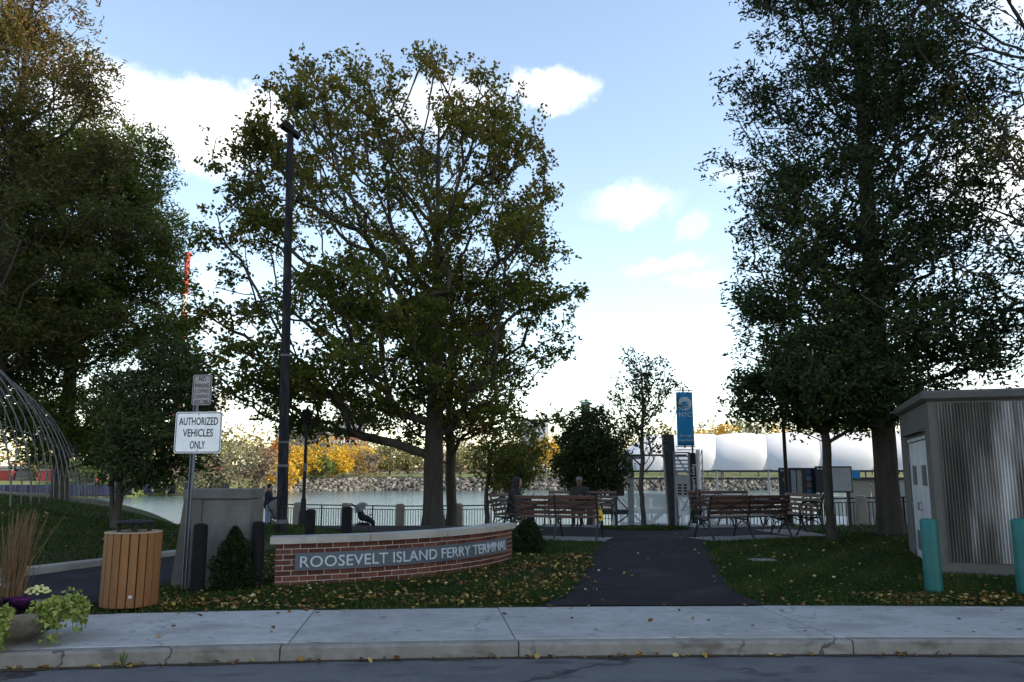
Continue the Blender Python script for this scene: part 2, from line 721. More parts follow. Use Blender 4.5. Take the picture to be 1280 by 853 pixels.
# tarry gutter seam with leaf dirt
V, F = [], []
M_GUTTER = surf("gutter_dirt", (.035, .028, .022), (.075, .055, .035), scale=14, rough=.95, bump=.5, bscale=40)
for i, x in enumerate(np.linspace(-14, 14, 160)):
    ky = float(kerb_y(x))
    w = .05 + .05 * abs(math.sin(x * 2.1) * math.sin(x * .7 + 1)) + .02 * math.sin(x * 9)
    V += [(x, ky - w, .0065), (x, ky + .012, .009)]
for i in range(159):
    F.append((2 * i, 2 * i + 2, 2 * i + 3, 2 * i + 1))
structure("gutter", MB().add(V, F), M_GUTTER, "dirty gutter line at the foot of the kerb")

# sidewalk slabs and kerb stones, each its own piece
walk = structure("sidewalk", MB().add([(x, float(f(x)), .02) for x in np.linspace(-40, 40, 60) for f in (lambda q: kerb_y(q) + .06, lambda q: back_y(q) - .03)],
                                      [(2 * i, 2 * i + 2, 2 * i + 3, 2 * i + 1) for i in range(59)]), M_GUTTER, "pale concrete sidewalk")
kerb = structure("kerb", MB().add([(x, float(kerb_y(x)) + o, z) for x in np.linspace(-40, 40, 60) for (o, z) in ((.03, -.05), (.03, .06))],
                                  [(2 * i, 2 * i + 2, 2 * i + 3, 2 * i + 1) for i in range(59)]), M_GUTTER, "concrete kerb")
JOINTS = [-28, -25.2, -22.2, -19.3, -16.4, -13.3, -10.2, -7.1, -4.02, -1.97, .03, 2.95, 5.9, 8.9, 11.9, 14.8, 17.9, 20.8, 24, 27]


def strip(mb, x0, x1, fa, fb, ztop, zbot, skew, bev, gap=.009):
    n = max(3, int((x1 - x0) / .5))
    ringa = []
    P = []
    for i in range(n + 1):
        x = x0 + gap / 2 + (x1 - x0 - gap) * i / n
        ya, yb = float(fa(x)), float(fb(x))
        dx = skew * (yb - ya)
        y_len = yb - ya
        P.append([(x, ya, zbot), (x, ya, ztop - bev), (x + skew * bev, ya + bev, ztop), (x + dx - skew * bev, yb - bev, ztop), (x + dx, yb, ztop - bev), (x + dx, yb, zbot)])
    V = [p for r_ in P for p in r_]
    F = []
    for i in range(n):
        for k in range(5):
            a = i * 6 + k
            F.append((a, a + 6, a + 7, a + 1))
    F.append(tuple(range(6)))
    F.append(tuple(n * 6 + k for k in range(6))[::-1])
    mb.add(V, F)


for i in range(len(JOINTS) - 1):
    mb = MB()
    strip(mb, JOINTS[i], JOINTS[i + 1], lambda q: kerb_y(q) + .155, back_y, .128 + .004 * ((i * 7) % 3 - 1), .03, -.11, .008)
    mb.build("slab", M_WALK, walk)
KJ = [-26, -22, -18.4, -15.2, -12, -9, -6.1, -4.3, -2.0, .06, 3.05, 6.1, 9, 12, 15.2, 18.6, 22, 26]
for i in range(len(KJ) - 1):
    mb = MB()
    strip(mb, KJ[i], KJ[i + 1], lambda q: kerb_y(q) - .004, lambda q: kerb_y(q) + .150, .126 + .004 * ((i * 5) % 3 - 1), -.05, -.05, .022, gap=.012)
    mb.build("kerb_stone", M_KERB, kerb)

# asphalt footpath into the plaza, plaza, promenade
gl = [ground_at(*p, .14) for p in ((676, 757.5), (700, 746), (722, 728), (736, 708), (746, 688), (751, 676))]
gr = [ground_at(*p, .14) for p in ((960, 757), (930, 745), (912, 730), (898, 708), (887, 688), (884, 676))]
ysl, xsl = [p[1] for p in gl], [p[0] for p in gl]
ysr, xsr = [p[1] for p in gr], [p[0] for p in gr]


def path_l(y):
    return np.interp(y, ysl, xsl)


def path_r(y):
    return np.interp(y, ysr, xsr)


rows = []
for k in range(40):
    t = k / 39
    yy = 9.30 + (17.6 - 9.30) * t
    rows.append(((lambda x, t=t: float(back_y(x)) + .004 + (17.6 - float(back_y(x))) * t), float(path_l(yy)), float(path_r(yy))))
drape("footpath", rows, 14, .016, M_PATH, "dark asphalt footpath leading from the sidewalk to the benches")
PLAZA = [(17.58, 1.95, 4.25), (18.0, .9, 4.6), (18.3, -.2, 6.3), (19.0, -1.6, 7.2), (21, -4.6, 7.4), (24, -6.2, 7.6), (26, -7.4, 7.9)]
drape("plaza", lerp_rows(PLAZA, .25), 40, .020, M_PATH, "asphalt seating plaza")
rows = []
for k in range(20):
    t = k / 19
    rows.append(((lambda x, t=t: 26.0 + (float(fence_y(x)) + .95 - 26.0) * t), -7.4 - 7.5 * min(1, t * 2), 7.9))
drape("promenade", rows, 60, .024, surf("promenade_paving", (.16, .16, .155), (.12, .12, .117), scale=8, rough=.9, bump=.2, big=(.09, .09, .09), bigscale=.6), "grey waterside promenade")
rows = []
for k in range(26):
    t = k / 25
    yl = 9 + (15 - 9) * t
    rows.append(((lambda x, t=t: float(back_y(x)) + .004 + (15 - float(back_y(x))) * t), float(mound_edge_x(yl)) + .02, float(np.interp(yl, [8.9, 10.4, 14, 15], [-4.85, -4.6, -4.45, -4.4]))))
drape("side_path", rows, 16, .018, M_PATH, "dark asphalt path beside the grass mound")


def in_rows(rows_, x, y):
    ys_ = [k[0] for k in rows_]
    return (y > ys_[0]) & (y < ys_[-1]) & (x > np.interp(y, ys_, [k[1] for k in rows_])) & (x < np.interp(y, ys_, [k[2] for k in rows_]))


ISLAND = (3.45, 21.3, 1.15, .75)


def paved(x, y, m=0.0):
    w_ = .05 + .07 * np.sin(y * 7.3 + x * 2) * np.sin(y * 3.1) + .03 * np.sin(y * 23)
    a = (y < 17.7) & (x > path_l(y) + m + w_) & (x < path_r(y) - m - w_)
    b = in_rows(PLAZA, x, y)
    c = (y > 26) & (x > -7.4 - 7.5 * np.clip(2 * (y - 26) / 8, 0, 1)) & (x < 7.9)
    d = (y < 15) & (x > mound_edge_x(y) - .16) & (x < np.interp(y, [8.9, 10.4, 14, 15], [-4.85, -4.6, -4.45, -4.4]))
    isl = ((x - ISLAND[0]) / ISLAND[2]) ** 2 + ((y - ISLAND[1]) / ISLAND[3]) ** 2 < 1
    return (a | b | c | d) & ~isl


# island bed of the slim tree
V = [(ISLAND[0], ISLAND[1], float(gz(ISLAND[0], ISLAND[1])) + .07)]
for k in range(28):
    t = 2 * math.pi * k / 28
    x, y = ISLAND[0] + ISLAND[2] * math.cos(t), ISLAND[1] + ISLAND[3] * math.sin(t)
    V.append((x, y, float(gz(x, y)) + .022))
structure("planting_bed", MB().add(V, [(0, 1 + k, 1 + (k + 1) % 28) for k in range(28)]), M_SOIL, "small grassed bed round the slim tree")

# concrete edging stones of the mound
edge = thing("path_edging", "low concrete edging stones along the foot of the grass mound", "edging")
ya = 8.9
while ya < 15.2:
    yb = ya + 1.05
    xa, xb = float(mound_edge_x(ya)) - .07, float(mound_edge_x(yb - .01)) - .07
    zc = float(gz(xa, ya))
    mb = MB()
    mb.box((0, 0, 0), (math.hypot(xb - xa, 1.04), .15, .22), bev=.02)
    o = mb.build("edging_stone", M_CONC, edge, loc=((xa + xb) / 2, (ya + yb) / 2, .155), rz=math.atan2(1.04, xb - xa))
    ya = yb

# water
wm_, nt, b = nodes_of("river_water")
b.inputs["Base Color"].default_value = (.045, .085, .09, 1)
b.inputs["Roughness"].default_value = .12
b.inputs["IOR"].default_value = 1.333
tc = nt.nodes.new("ShaderNodeTexCoord")
mp = nt.nodes.new("ShaderNodeMapping")
mp.inputs["Scale"].default_value = (1, 1, 1)
nt.links.new(tc.outputs["Object"], mp.inputs[0])
nn = nt.nodes.new("ShaderNodeTexNoise")
nn.inputs["Scale"].default_value = .9
nn.inputs["Detail"].default_value = 6
nn.inputs["Roughness"].default_value = .6
nt.links.new(mp.outputs[0], nn.inputs["Vector"])
bp = nt.nodes.new("ShaderNodeBump")
bp.inputs["Strength"].default_value = .5
bp.inputs["Distance"].default_value = .35
nt.links.new(nn.outputs["Fac"], bp.inputs["Height"])
nt.links.new(bp.outputs[0], b.inputs["Normal"])
structure("water", MB().add([(-2500, -20, WATER_Z), (2500, -20, WATER_Z), (2500, 900, WATER_Z), (-2500, 900, WATER_Z)], [(0, 1, 2, 3)]), wm_, "pale blue river")

# far shore
SHORE = [(-900, 150), (-400, 150), (-110, 160), (-80, 168), (-66, 213), (-40, 232), (0, 240), (150, 236), (500, 245), (1200, 300)]
shx = np.array([p[0] for p in SHORE])
shy = np.array([p[1] for p in SHORE])


def shore_y(x):
    return np.interp(x, shx, shy)


def far_z(x, y):
    d = y - shore_y(x)
    return np.interp(d, [-1, 0, 7, 45, 200, 2500], [WATER_Z - .3, WATER_Z - .2, -.35, 1.2, 3.0, 6.0])


xs = np.concatenate([np.linspace(-900, -200, 15), np.linspace(-180, 260, 120), np.linspace(300, 1200, 15)])
ds = [0, 2, 4.5, 7, 9, 20, 45, 110, 200, 600, 2500]
V = np.array([(x, shore_y(x) + d, far_z(x, shore_y(x) + d)) for d in ds for x in xs])
n = len(xs)
F = np.array([(j * n + i, j * n + i + 1, (j + 1) * n + i + 1, (j + 1) * n + i) for j in range(len(ds) - 1) for i in range(n - 1)])
M_FARLAWN = surf("far_lawn", (.07, .105, .03), (.10, .115, .04), scale=.12, rough=.95, big=(.12, .10, .05), bigscale=.03)
structure("far_bank", np_mesh("far_bank", V, F, M_FARLAWN, smooth=True), label="grassy bank across the river")

rng = np.random.default_rng(11)
nr = 8500
rx = rng.uniform(-66, 240, nr)
rd = rng.uniform(-.2, 8.2, nr)
ry = shore_y(rx) + rd
rz_ = far_z(rx, ry) + rng.uniform(-.1, .25, nr)
base = np.array([(-1, -1, -1), (1, -1, -1), (1, 1, -1), (-1, 1, -1), (-1, -1, 1), (1, -1, 1), (1, 1, 1), (-1, 1, 1)], float)
sc = rng.uniform(.18, .52, (nr, 1, 1)) * rng.uniform(.6, 1.4, (nr, 1, 3))
Vr = base[None] * sc + rng.normal(0, .10, (nr, 8, 3))
an = rng.uniform(0, 6.28, nr)
ca, sa = np.cos(an)[:, None], np.sin(an)[:, None]
Vx = Vr[..., 0] * ca - Vr[..., 1] * sa
Vy = Vr[..., 0] * sa + Vr[..., 1] * ca
Vr = np.stack([Vx + rx[:, None], Vy + ry[:, None], Vr[..., 2] + rz_[:, None]], -1).reshape(-1, 3)
bf = np.array([(0, 3, 2, 1), (4, 5, 6, 7), (0, 1, 5, 4), (1, 2, 6, 5), (2, 3, 7, 6), (3, 0, 4, 7)])
Fr = (bf[None] + 8 * np.arange(nr)[:, None, None]).reshape(-1, 4)
M_ROCK = leafmat("riprap_rock", [(0, (.035, .034, .033)), (.5, (.095, .092, .087)), (1, (.20, .195, .185))], trans=0.0, rough=.9)
rip = link("riprap", np_mesh("riprap", Vr, Fr, M_ROCK, tint=np.repeat(rng.uniform(0, 1, nr), 8)))
tag(rip, "grey boulder riprap along the far waterline", "rocks", kind="stuff")

# ------------------------------------------------------------------ trees
M_BARK = surf("dark_bark", (.040, .034, .028), (.065, .056, .047), scale=9, rough=.95, bump=.8, bscale=22, spec=.1, big=(.085, .078, .068), bigscale=1.5, stretch=(1, 1, .25))
M_BARK_FAR = surf("pale_bark", (.12, .10, .08), (.19, .165, .14), scale=.8, rough=.95)
OAK = [(0, (.055, .074, .015)), (.40, (.098, .112, .022)), (.60, (.165, .15, .03)), (.8, (.26, .16, .036)), (1, (.32, .15, .042))]
WILLOW = [(0, (.052, .082, .017)), (.55, (.085, .12, .028)), (.8, (.13, .135, .034)), (1, (.22, .115, .036))]
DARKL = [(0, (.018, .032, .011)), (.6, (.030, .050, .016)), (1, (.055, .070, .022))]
M_OAK = leafmat("oak_leaf", OAK, .48)
M_WIL = leafmat("willow_oak_leaf", WILLOW, .4)
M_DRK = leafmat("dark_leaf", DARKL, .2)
M_RUST = leafmat("rusty_leaf", [(0, (.050, .068, .018)), (.45, (.090, .085, .025)), (.7, (.18, .105, .035)), (1, (.26, .12, .04))], .35)


def grow(seed, H, prof, n, trunk_to=.93, asc_lo=-.1, asc_hi=.9, step=.42, wander=.02, lean=(0, 0), bf=.22, center=(0, 0), rough_out=.3, fill=.45, boughs=None):
    """prof: list of (height fraction, radius). Returns node positions, parents, radii(raw), tip indices"""
    rng = np.random.default_rng(seed)
    hs = np.array([p[0] for p in prof])
    rs = np.array([p[1] for p in prof])
    cap = 400 + n * 14
    pos = np.zeros((cap, 3))
    par = np.full(cap, -1)
    path = np.zeros(cap)
    k = 0
    nt_ = max(5, int(H * trunk_to / step))
    w = np.zeros(2)
    for i in range(nt_ + 1):
        t = i / nt_
        if i:
            w = w + rng.normal(0, wander, 2)
        pos[k] = (w[0] + lean[0] * t * t, w[1] + lean[1] * t * t, H * trunk_to * t)
        par[k] = k - 1
        path[k] = H * trunk_to * t * .55
        k += 1
    trunk_n = k
    # crown points inside the profile, uneven outline
    ph = rng.uniform(0, 6.28, (6,))
    fa = np.array([2, 3, 5, 4, 7, 6])
    fh = rng.uniform(2, 11, 6)
    dens = rs / rs.max()
    P = []
    nb = boughs[0] if boughs else n
    while len(P) < nb:
        t = rng.uniform(hs[0], hs[-1])
        rr = np.interp(t, hs, rs)
        if rng.uniform() > (rr / rs.max()) ** 1.5:
            continue
        a = rng.uniform(0, 6.28)
        out = 1 + rough_out * np.sum(np.sin(fa * a + fh * t + ph)) / 2.6
        rad = rr * out * rng.uniform(.02, 1) ** fill
        z = t * H + rng.normal(0, .02 * H)
        ti = np.clip(z / (H * trunk_to), 0, 1) * (trunk_n - 1)
        ax = pos[int(ti)]
        P.append((ax[0] + center[0] * min(1, 2.5 * t) + rad * math.cos(a), ax[1] + center[1] * min(1, 2.5 * t) + rad * math.sin(a), z, rad / max(rr, .01) * rs.max() * .2 + rad))
    P = np.array(P)
    if boughs:
        own = rng.integers(0, nb, n)
        own[:nb] = np.arange(nb)
        sg = boughs[1] * rng.uniform(.6, 1.3, nb)
        off = rng.normal(0, 1, (n, 3)) * np.stack([sg, sg, sg * boughs[2]], 1)[own]
        P = P[own].copy()
        P[:, :3] += off
        P[:, 3] = np.hypot(P[:, 0] - center[0], P[:, 1] - center[1])
        P[:, 2] = np.maximum(P[:, 2], hs[0] * H * .92)
        tt = np.clip(P[:, 2] / H, hs[0], hs[-1])
        axp = pos[np.clip((P[:, 2] / (H * trunk_to) * (trunk_n - 1)).astype(int), 0, trunk_n - 1)]
        cxy = axp[:, :2] + np.array(center)[None] * np.minimum(1, 2.5 * tt)[:, None]
        dxy = P[:, :2] - cxy
        rnow = np.hypot(dxy[:, 0], dxy[:, 1]) + 1e-6
        rmax = np.interp(tt, hs, rs) * (1.0 + .25 * rough_out * np.sin(3 * np.arctan2(dxy[:, 1], dxy[:, 0]) + 9 * tt)) * rng.uniform(.86, 1.14, n) + .25
        P[:, :2] = cxy + dxy * np.minimum(1, rmax / rnow)[:, None]
    P = P[np.argsort(P[:, 3])]
    tips = []
    for p4 in P:
        p = p4[:3]
        q = pos[:k]
        v = p - q
        d = np.sqrt((v * v).sum(1))
        hd = np.sqrt(v[:, 0] ** 2 + v[:, 1] ** 2)
        asc = asc_lo + (asc_hi - asc_lo) * np.clip(p[2] / H, 0, 1)
        pen = np.clip(q[:, 2] - (p[2] - asc * hd), 0, None)
        cost = d + bf * path[:k] + 1.3 * pen + 50 * (q[:, 2] < H * hs[0] * .55)
        j = int(np.argmin(cost))
        dd = d[j]
        m = max(1, int(math.ceil(dd / step)))
        a = pos[j].copy()
        side = rng.normal(0, .05, 3) * dd
        side[2] -= .05 * dd
        prev = j
        for s in range(1, m + 1):
            t = s / m
            if k >= cap:
                break
            pos[k] = a + (p - a) * t + side * math.sin(math.pi * t) + rng.normal(0, .012, 3) * min(1, dd)
            par[k] = prev
            path[k] = path[prev] + dd / m
            prev = k
            k += 1
        tips.append(prev)
    pos, par = pos[:k], par[:k]
    acc = np.zeros(k)
    child = np.zeros(k, bool)
    for i in range(k - 1, 0, -1):
        if not child[i]:
            acc[i] = 1.0
        acc[par[i]] += acc[i]
        child[par[i]] = True
    rad = np.maximum(acc, 1) ** (1 / 2.25)
    return pos, par, rad, np.array(tips), trunk_n


def limb_mesh(pos, par, rad, sel, sides):
    """frustum per edge for edges ending in sel"""
    i = np.nonzero(sel & (par >= 0))[0]
    a, b = pos[par[i]], pos[i]
    d = b - a
    L = np.linalg.norm(d, axis=1, keepdims=True) + 1e-9
    d = d / L
    ref = np.where(np.abs(d[:, 2:3]) > .9, np.array([[1.0, 0, 0]]), np.array([[0, 0, 1.0]]))
    u = np.cross(d, ref)
    u /= np.linalg.norm(u, axis=1, keepdims=True) + 1e-9
    w = np.cross(d, u)
    r1 = rad[i][:, None]
    r0 = np.minimum(rad[par[i]][:, None], r1 * 1.25)
    t = 2 * np.pi * np.arange(sides) / sides
    ring = u[:, None, :] * np.cos(t)[None, :, None] + w[:, None, :] * np.sin(t)[None, :, None]
    A = (a - d * r0 * .3)[:, None, :] + ring * r0[:, :, None]
    B = (b + d * r1 * .3)[:, None, :] + ring * r1[:, :, None]
    V = np.concatenate([A, B], 1).reshape(-1, 3)
    k = np.arange(sides)
    f = np.stack([k, (k + 1) % sides, sides + (k + 1) % sides, sides + k], 1)
    F = (f[None] + 2 * sides * np.arange(len(i))[:, None, None]).reshape(-1, 4)
    return V, F


def leaf_cloud(rng, cent, per, sig, L, W, droop=.2, out=None, tint_fn=None, flat=.6):
    n = len(cent) * per
    ros = max(1, per // 8)                      # leaves sit in small rosettes on the twig ends
    sub = np.repeat(cent, ros, 0) + np.clip(rng.normal(0, 1, (len(cent) * ros, 3)), -1.6, 1.6) * np.array([sig, sig, sig * flat])
    pick = (np.repeat(np.arange(len(cent)), per) * ros + rng.integers(0, ros, n))
    off = np.clip(rng.normal(0, 1, (n, 3)), -1.7, 1.7) * max(.05, L * .62)
    c = sub[pick] + off
    off = off / max(.05, L * .62) * sig
    a = rng.normal(0, 1, (n, 3))
    a[:, 2] = a[:, 2] * .6 - droop
    a += off / (sig + 1e-6) * .4
    a /= np.linalg.norm(a, axis=1, keepdims=True) + 1e-9
    b = np.cross(a, rng.normal(0, 1, (n, 3)))
    b /= np.linalg.norm(b, axis=1, keepdims=True) + 1e-9
    s = rng.uniform(.7, 1.3, (n, 1))
    a *= L * .5 * s
    b *= W * .5 * s
    V = np.stack([c - a, c + b - a * .15, c + a, c - b - a * .15], 1).reshape(-1, 3)
    F = np.arange(4 * n).reshape(n, 4)
    t = tint_fn(c, rng) if tint_fn else rng.uniform(0, 1, n)
    return V, F, np.repeat(np.clip(t, 0, 1), 4)


def tree(name, label, loc, seed, H, prof, n, trunk_r, leaf_mat, per, sig, L, W, group=None, bark=None, tint=None, tip_r=None, thick=.05, nodes_leafy=.5, cat="tree", flat=.6, droop=.2, rz=0.0, **kw):
    rng = np.random.default_rng(seed + 1000)
    pos, par, rad, tips, tn = grow(seed, H, prof, n, **kw)
    sc = trunk_r / rad[0]
    rad = np.maximum(rad * sc, tip_r or .006)
    # root flare
    for i in range(min(3, tn)):
        rad[i] *= (1.35, 1.12, 1.03)[i]
    root = thing(name, label, cat, loc, rz, group)
    bark = bark or M_BARK
    big = rad > thick
    V, F = limb_mesh(pos, par, rad, big, 9)
    # sink the foot a little
    V[:, 2] = np.where(V[:, 2] < .05, V[:, 2] - .12, V[:, 2])
    V2, F2 = limb_mesh(pos, par, rad, ~big, 4)
    V, F = np.concatenate([V, V2]), np.concatenate([F, F2 + len(V)])
    link("trunk", np_mesh("trunk", V, F, bark, smooth=True), root)
    cent = pos[tips]
    if nodes_leafy > 0:
        thin = np.nonzero((rad < np.quantile(rad, .55)) & (np.arange(len(rad)) >= tn))[0]
        if len(thin):
            cent = np.concatenate([cent, pos[rng.choice(thin, int(len(tips) * nodes_leafy))]])
    V, F, t = leaf_cloud(rng, cent, per, sig, L, W, tint_fn=tint, flat=flat, droop=droop)
    link("crown", np_mesh("crown", V, F, leaf_mat, tint=t), root)
    return root


def ground_pt(px, Y):
    x = (px - 640) / 1000.0 * Y / .96
    return (x, Y, float(gz(x, Y)))


def X_of(px, py, Y):
    return at(px, py, Y)[0]


def tint_oak(H):
    def f(c, rng):
        n1 = np.sin(c[:, 0] * .9 + 1.3) * np.sin(c[:, 1] * .8) * np.sin(c[:, 2] * 1.1 + .4)
        n2 = np.sin(c[:, 0] * 2.1) * np.sin(c[:, 2] * 2.3 + 1)
        return .38 + .30 * np.clip((c[:, 2] / H - .55) / .45, -.3, 1) + .16 * n1 + .09 * n2 + rng.normal(0, .12, len(c))
    return f


# central oak on the promenade
gx_, gy_ = X_of(541, 661, 29), 29.0
tree("oak_tree", "tall broad oak with rust-tinged top standing on the promenade behind the brick sign wall", (gx_, gy_, gz(gx_, gy_)), 21, 17.1,
     [(.215, 4.4), (.255, 6.3), (.31, 6.8), (.42, 6.3), (.55, 6.0), (.68, 6.3), (.80, 5.8), (.90, 5.0), (.97, 3.4), (1.0, 1.4)], 1650, .36, M_OAK, 45, .27, .145, .095,
     tint=tint_oak(18), tip_r=.010, asc_lo=-.12, asc_hi=1.6, rough_out=.30, fill=.42, nodes_leafy=.3, trunk_to=.9, bf=.3, wander=.006, center=(-1.55, 0), boughs=(210, .60, .5))
gx_, gy_ = X_of(564, 657, 31.2), 31.2
tree("oak_tree", "slimmer second oak trunk with yellow-green leaves close behind the tall broad oak", (gx_, gy_, gz(gx_, gy_)), 4, 10.5,
     [(.30, 1.6), (.42, 2.9), (.6, 2.8), (.85, 2.0), (1, .6)], 210, .20, leafmat("yellow_oak_leaf", [(0, (.04, .06, .014)), (.5, (.085, .10, .02)), (1, (.25, .15, .03))], .45), 50, .34, .15, .09,
     tip_r=.008, asc_hi=1.2, tint=lambda c, r: r.uniform(.1, .8, len(c)) + .2 * np.sin(c[:, 0] * 1.7))
# willow oaks at the left
def tint_wil(c, rng):
    return .36 + .22 * np.sin(c[:, 0] * .8 + c[:, 2] * .5) * np.sin(c[:, 1] * .7 + 1) + rng.normal(0, .17, len(c))


gx_, gy_ = X_of(78, 605, 33), 33.0
tree("willow_oak_tree", "big green willow oak with dense crown behind the arched hoop frame on the mound", (gx_, gy_, gz(gx_, gy_)), 8, 18.2,
     [(.10, 2.0), (.18, 5.0), (.35, 5.0), (.52, 3.8), (.66, 3.4), (.78, 3.1), (.88, 2.4), (.95, 1.3), (1, .4)], 1350, .32, M_WIL, 66, .34, .20, .07,
     tint=tint_wil, tip_r=.008, asc_lo=-.1, asc_hi=1.2, rough_out=.34, fill=.5, boughs=(210, .7, .55))
gx_, gy_ = X_of(-22, 605, 28), 28.0
tree("willow_oak_tree", "tall willow oak with reddish-brown thinning top at the edge of the mound", (gx_, gy_, gz(gx_, gy_)), 31, 22.5,
     [(.20, 2.2), (.32, 4.6), (.46, 4.8), (.58, 3.4), (.68, 2.5), (.78, 1.8), (.88, 1.3), (1, .7)], 1100, .30, M_RUST, 70, .36, .20, .06,
     tint=lambda c, r: .15 + .6 * np.clip((c[:, 2] / 22 - .40) * 1.6, 0, 1) + r.normal(0, .2, len(c)), tip_r=.008, asc_hi=1.4, rough_out=.28, boughs=(120, .7, .55))
# small twin-stemmed tree on the mound
gx_, gy_ = X_of(143, 655, 16), 16.0
tree("small_tree", "small dark twin-stemmed tree on the grass mound beside the hoop frame", (gx_, gy_, gz(gx_, gy_)), 12, 3.7,
     [(.24, .4), (.36, 1.1), (.55, 1.2), (.75, .95), (.92, .5), (1, .2)], 230, .075, M_DRK, 58, .17, .10, .05, tip_r=.005, thick=.02, step=.2, lean=(.25, 0), center=(.62, 0), asc_lo=.3, tint=lambda c, r: r.uniform(0, 1, len(c)))
stem2 = MB().tube([(-.02, 0, -.1), (-.10, .05, .5), (-.16, .05, 1.1), (-.2, 0, 1.9)], [.06, .05, .045, .02], 8)
stem2.build("second_stem", M_BARK, bpy.data.objects["small_tree"], smooth=True)
# right: big willow oak behind the shed
gx_, gy_ = X_of(1113, 668, 19.3), 19.3
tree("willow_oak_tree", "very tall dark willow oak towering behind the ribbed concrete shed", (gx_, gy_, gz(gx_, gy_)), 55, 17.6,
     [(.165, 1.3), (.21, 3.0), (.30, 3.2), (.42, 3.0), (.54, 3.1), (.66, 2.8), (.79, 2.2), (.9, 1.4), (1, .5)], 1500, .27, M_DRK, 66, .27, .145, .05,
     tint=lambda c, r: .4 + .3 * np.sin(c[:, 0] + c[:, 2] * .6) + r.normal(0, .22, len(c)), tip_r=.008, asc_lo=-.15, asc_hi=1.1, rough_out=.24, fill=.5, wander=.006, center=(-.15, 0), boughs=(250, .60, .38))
gx_, gy_ = X_of(1372, 640, 16.5), 16.5
tree("willow_oak_tree", "sparse brownish willow oak with drooping twigs beyond the far side of the ribbed shed", (gx_, gy_, gz(gx_, gy_)), 61, 15.0,
     [(.24, 1.2), (.36, 3.0), (.55, 3.4), (.75, 3.1), (.92, 2.6), (1, 1.5)], 260, .15, M_RUST, 46, .24, .14, .045, nodes_leafy=1.0,
     tint=lambda c, r: r.uniform(0, .7, len(c)), tip_r=.007, asc_lo=.2, asc_hi=.7, rough_out=.3, droop=.9, flat=1.1)
# small lawn tree right of the benches
gx_, gy_ = X_of(1040, 678, 17.6), 17.6
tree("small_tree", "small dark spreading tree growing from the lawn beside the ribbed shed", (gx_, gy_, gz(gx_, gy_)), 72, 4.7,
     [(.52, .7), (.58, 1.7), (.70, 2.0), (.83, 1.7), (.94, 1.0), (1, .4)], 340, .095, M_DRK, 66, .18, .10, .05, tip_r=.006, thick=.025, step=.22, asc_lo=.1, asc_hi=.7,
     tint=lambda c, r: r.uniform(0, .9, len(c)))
# slim young tree in the bed
gx_, gy_ = X_of(806, 657, 21.4), 21.4
tree("young_tree", "slim young tree with airy upright crown in the small grassed bed", (gx_, gy_, gz(gx_, gy_)), 83, 4.75,
     [(.40, .35), (.50, .9), (.66, 1.0), (.82, .75), (.94, .45), (1, .12)], 105, .062, M_DRK, 26, .14, .105, .05, tip_r=.005, thick=.02, step=.2, asc_lo=.9, asc_hi=1.6, nodes_leafy=.3,
     tint=lambda c, r: r.uniform(.2, 1, len(c)))
# dense round trees along the plaza
gx_, gy_ = X_of(736, 655, 25.0), 25.0
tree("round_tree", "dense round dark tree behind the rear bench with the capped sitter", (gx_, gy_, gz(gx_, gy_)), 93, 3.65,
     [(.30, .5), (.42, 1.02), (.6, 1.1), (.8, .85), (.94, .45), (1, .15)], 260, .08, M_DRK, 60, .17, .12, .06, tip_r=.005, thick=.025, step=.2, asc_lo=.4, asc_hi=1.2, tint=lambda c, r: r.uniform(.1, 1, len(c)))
gx_, gy_ = X_of(609, 660, 27.0), 27.0
tree("round_tree", "small leaning round tree with bare lower limbs beside the oak trunks", (gx_, gy_, gz(gx_, gy_)), 99, 3.6,
     [(.36, .5), (.47, 1.1), (.62, 1.2), (.8, .9), (1, .3)], 170, .085, M_WIL, 34, .19, .12, .065, tip_r=.005, thick=.025, step=.22, asc_lo=.3, asc_hi=1.0, center=(.75, 0), lean=(.2, 0), tint=lambda c, r: r.uniform(.3, 1, len(c)))
gx_, gy_ = X_of(639, 660, 28.5), 28.5
tree("young_tree", "thin dark sapling behind the bench with the hooded sitter", (gx_, gy_, gz(gx_, gy_)), 104, 3.2,
     [(.42, .3), (.6, .75), (.8, .6), (1, .1)], 60, .05, M_DRK, 40, .16, .12, .06, tip_r=.005, thick=.02, step=.22, asc_lo=.6, asc_hi=1.2, tint=lambda c, r: r.uniform(.2, 1, len(c)))

# small conical evergreen beside the bollards, low shrub at the wall end
def shrub(name, label, loc, H, Rr, seed, mat, n, kind_prof, W=.02, L=.06):
    rng = np.random.default_rng(seed)
    root = thing(name, label, "shrub", loc)
    MB().tube([(0, 0, -.05), (0.01, 0, H * .5), (0, 0.01, H * .9)], [.025, .016, .004], 6).build("stem", M_BARK, root, smooth=True)
    t = rng.uniform(0, 1, n)
    r = np.interp(t, [k[0] for k in kind_prof], [k[1] for k in kind_prof]) * Rr
    a = rng.uniform(0, 6.28, n)
    lump = 1 + .22 * np.sin(a * 3 + t * 9) + .17 * np.sin(a * 5 - t * 14 + seed)
    rr = r * lump * rng.uniform(0, 1, n) ** .3
    c = np.stack([rr * np.cos(a), rr * np.sin(a), .02 + t * H], 1)
    ax = np.stack([np.cos(a) * .7, np.sin(a) * .7, np.full(n, .8)], 1) + rng.normal(0, .45, (n, 3))
    ax /= np.linalg.norm(ax, axis=1, keepdims=True)
    b = np.cross(ax, rng.normal(0, 1, (n, 3)))
    b /= np.linalg.norm(b, axis=1, keepdims=True)
    V = np.stack([c - ax * L * .5, c + b * W * .5, c + ax * L * .5, c - b * W * .5], 1).reshape(-1, 3)
    link("foliage", np_mesh("foliage", V, np.arange(4 * n).reshape(n, 4), mat, tint=np.repeat(rng.uniform(0, 1, n), 4)), root)
    return root


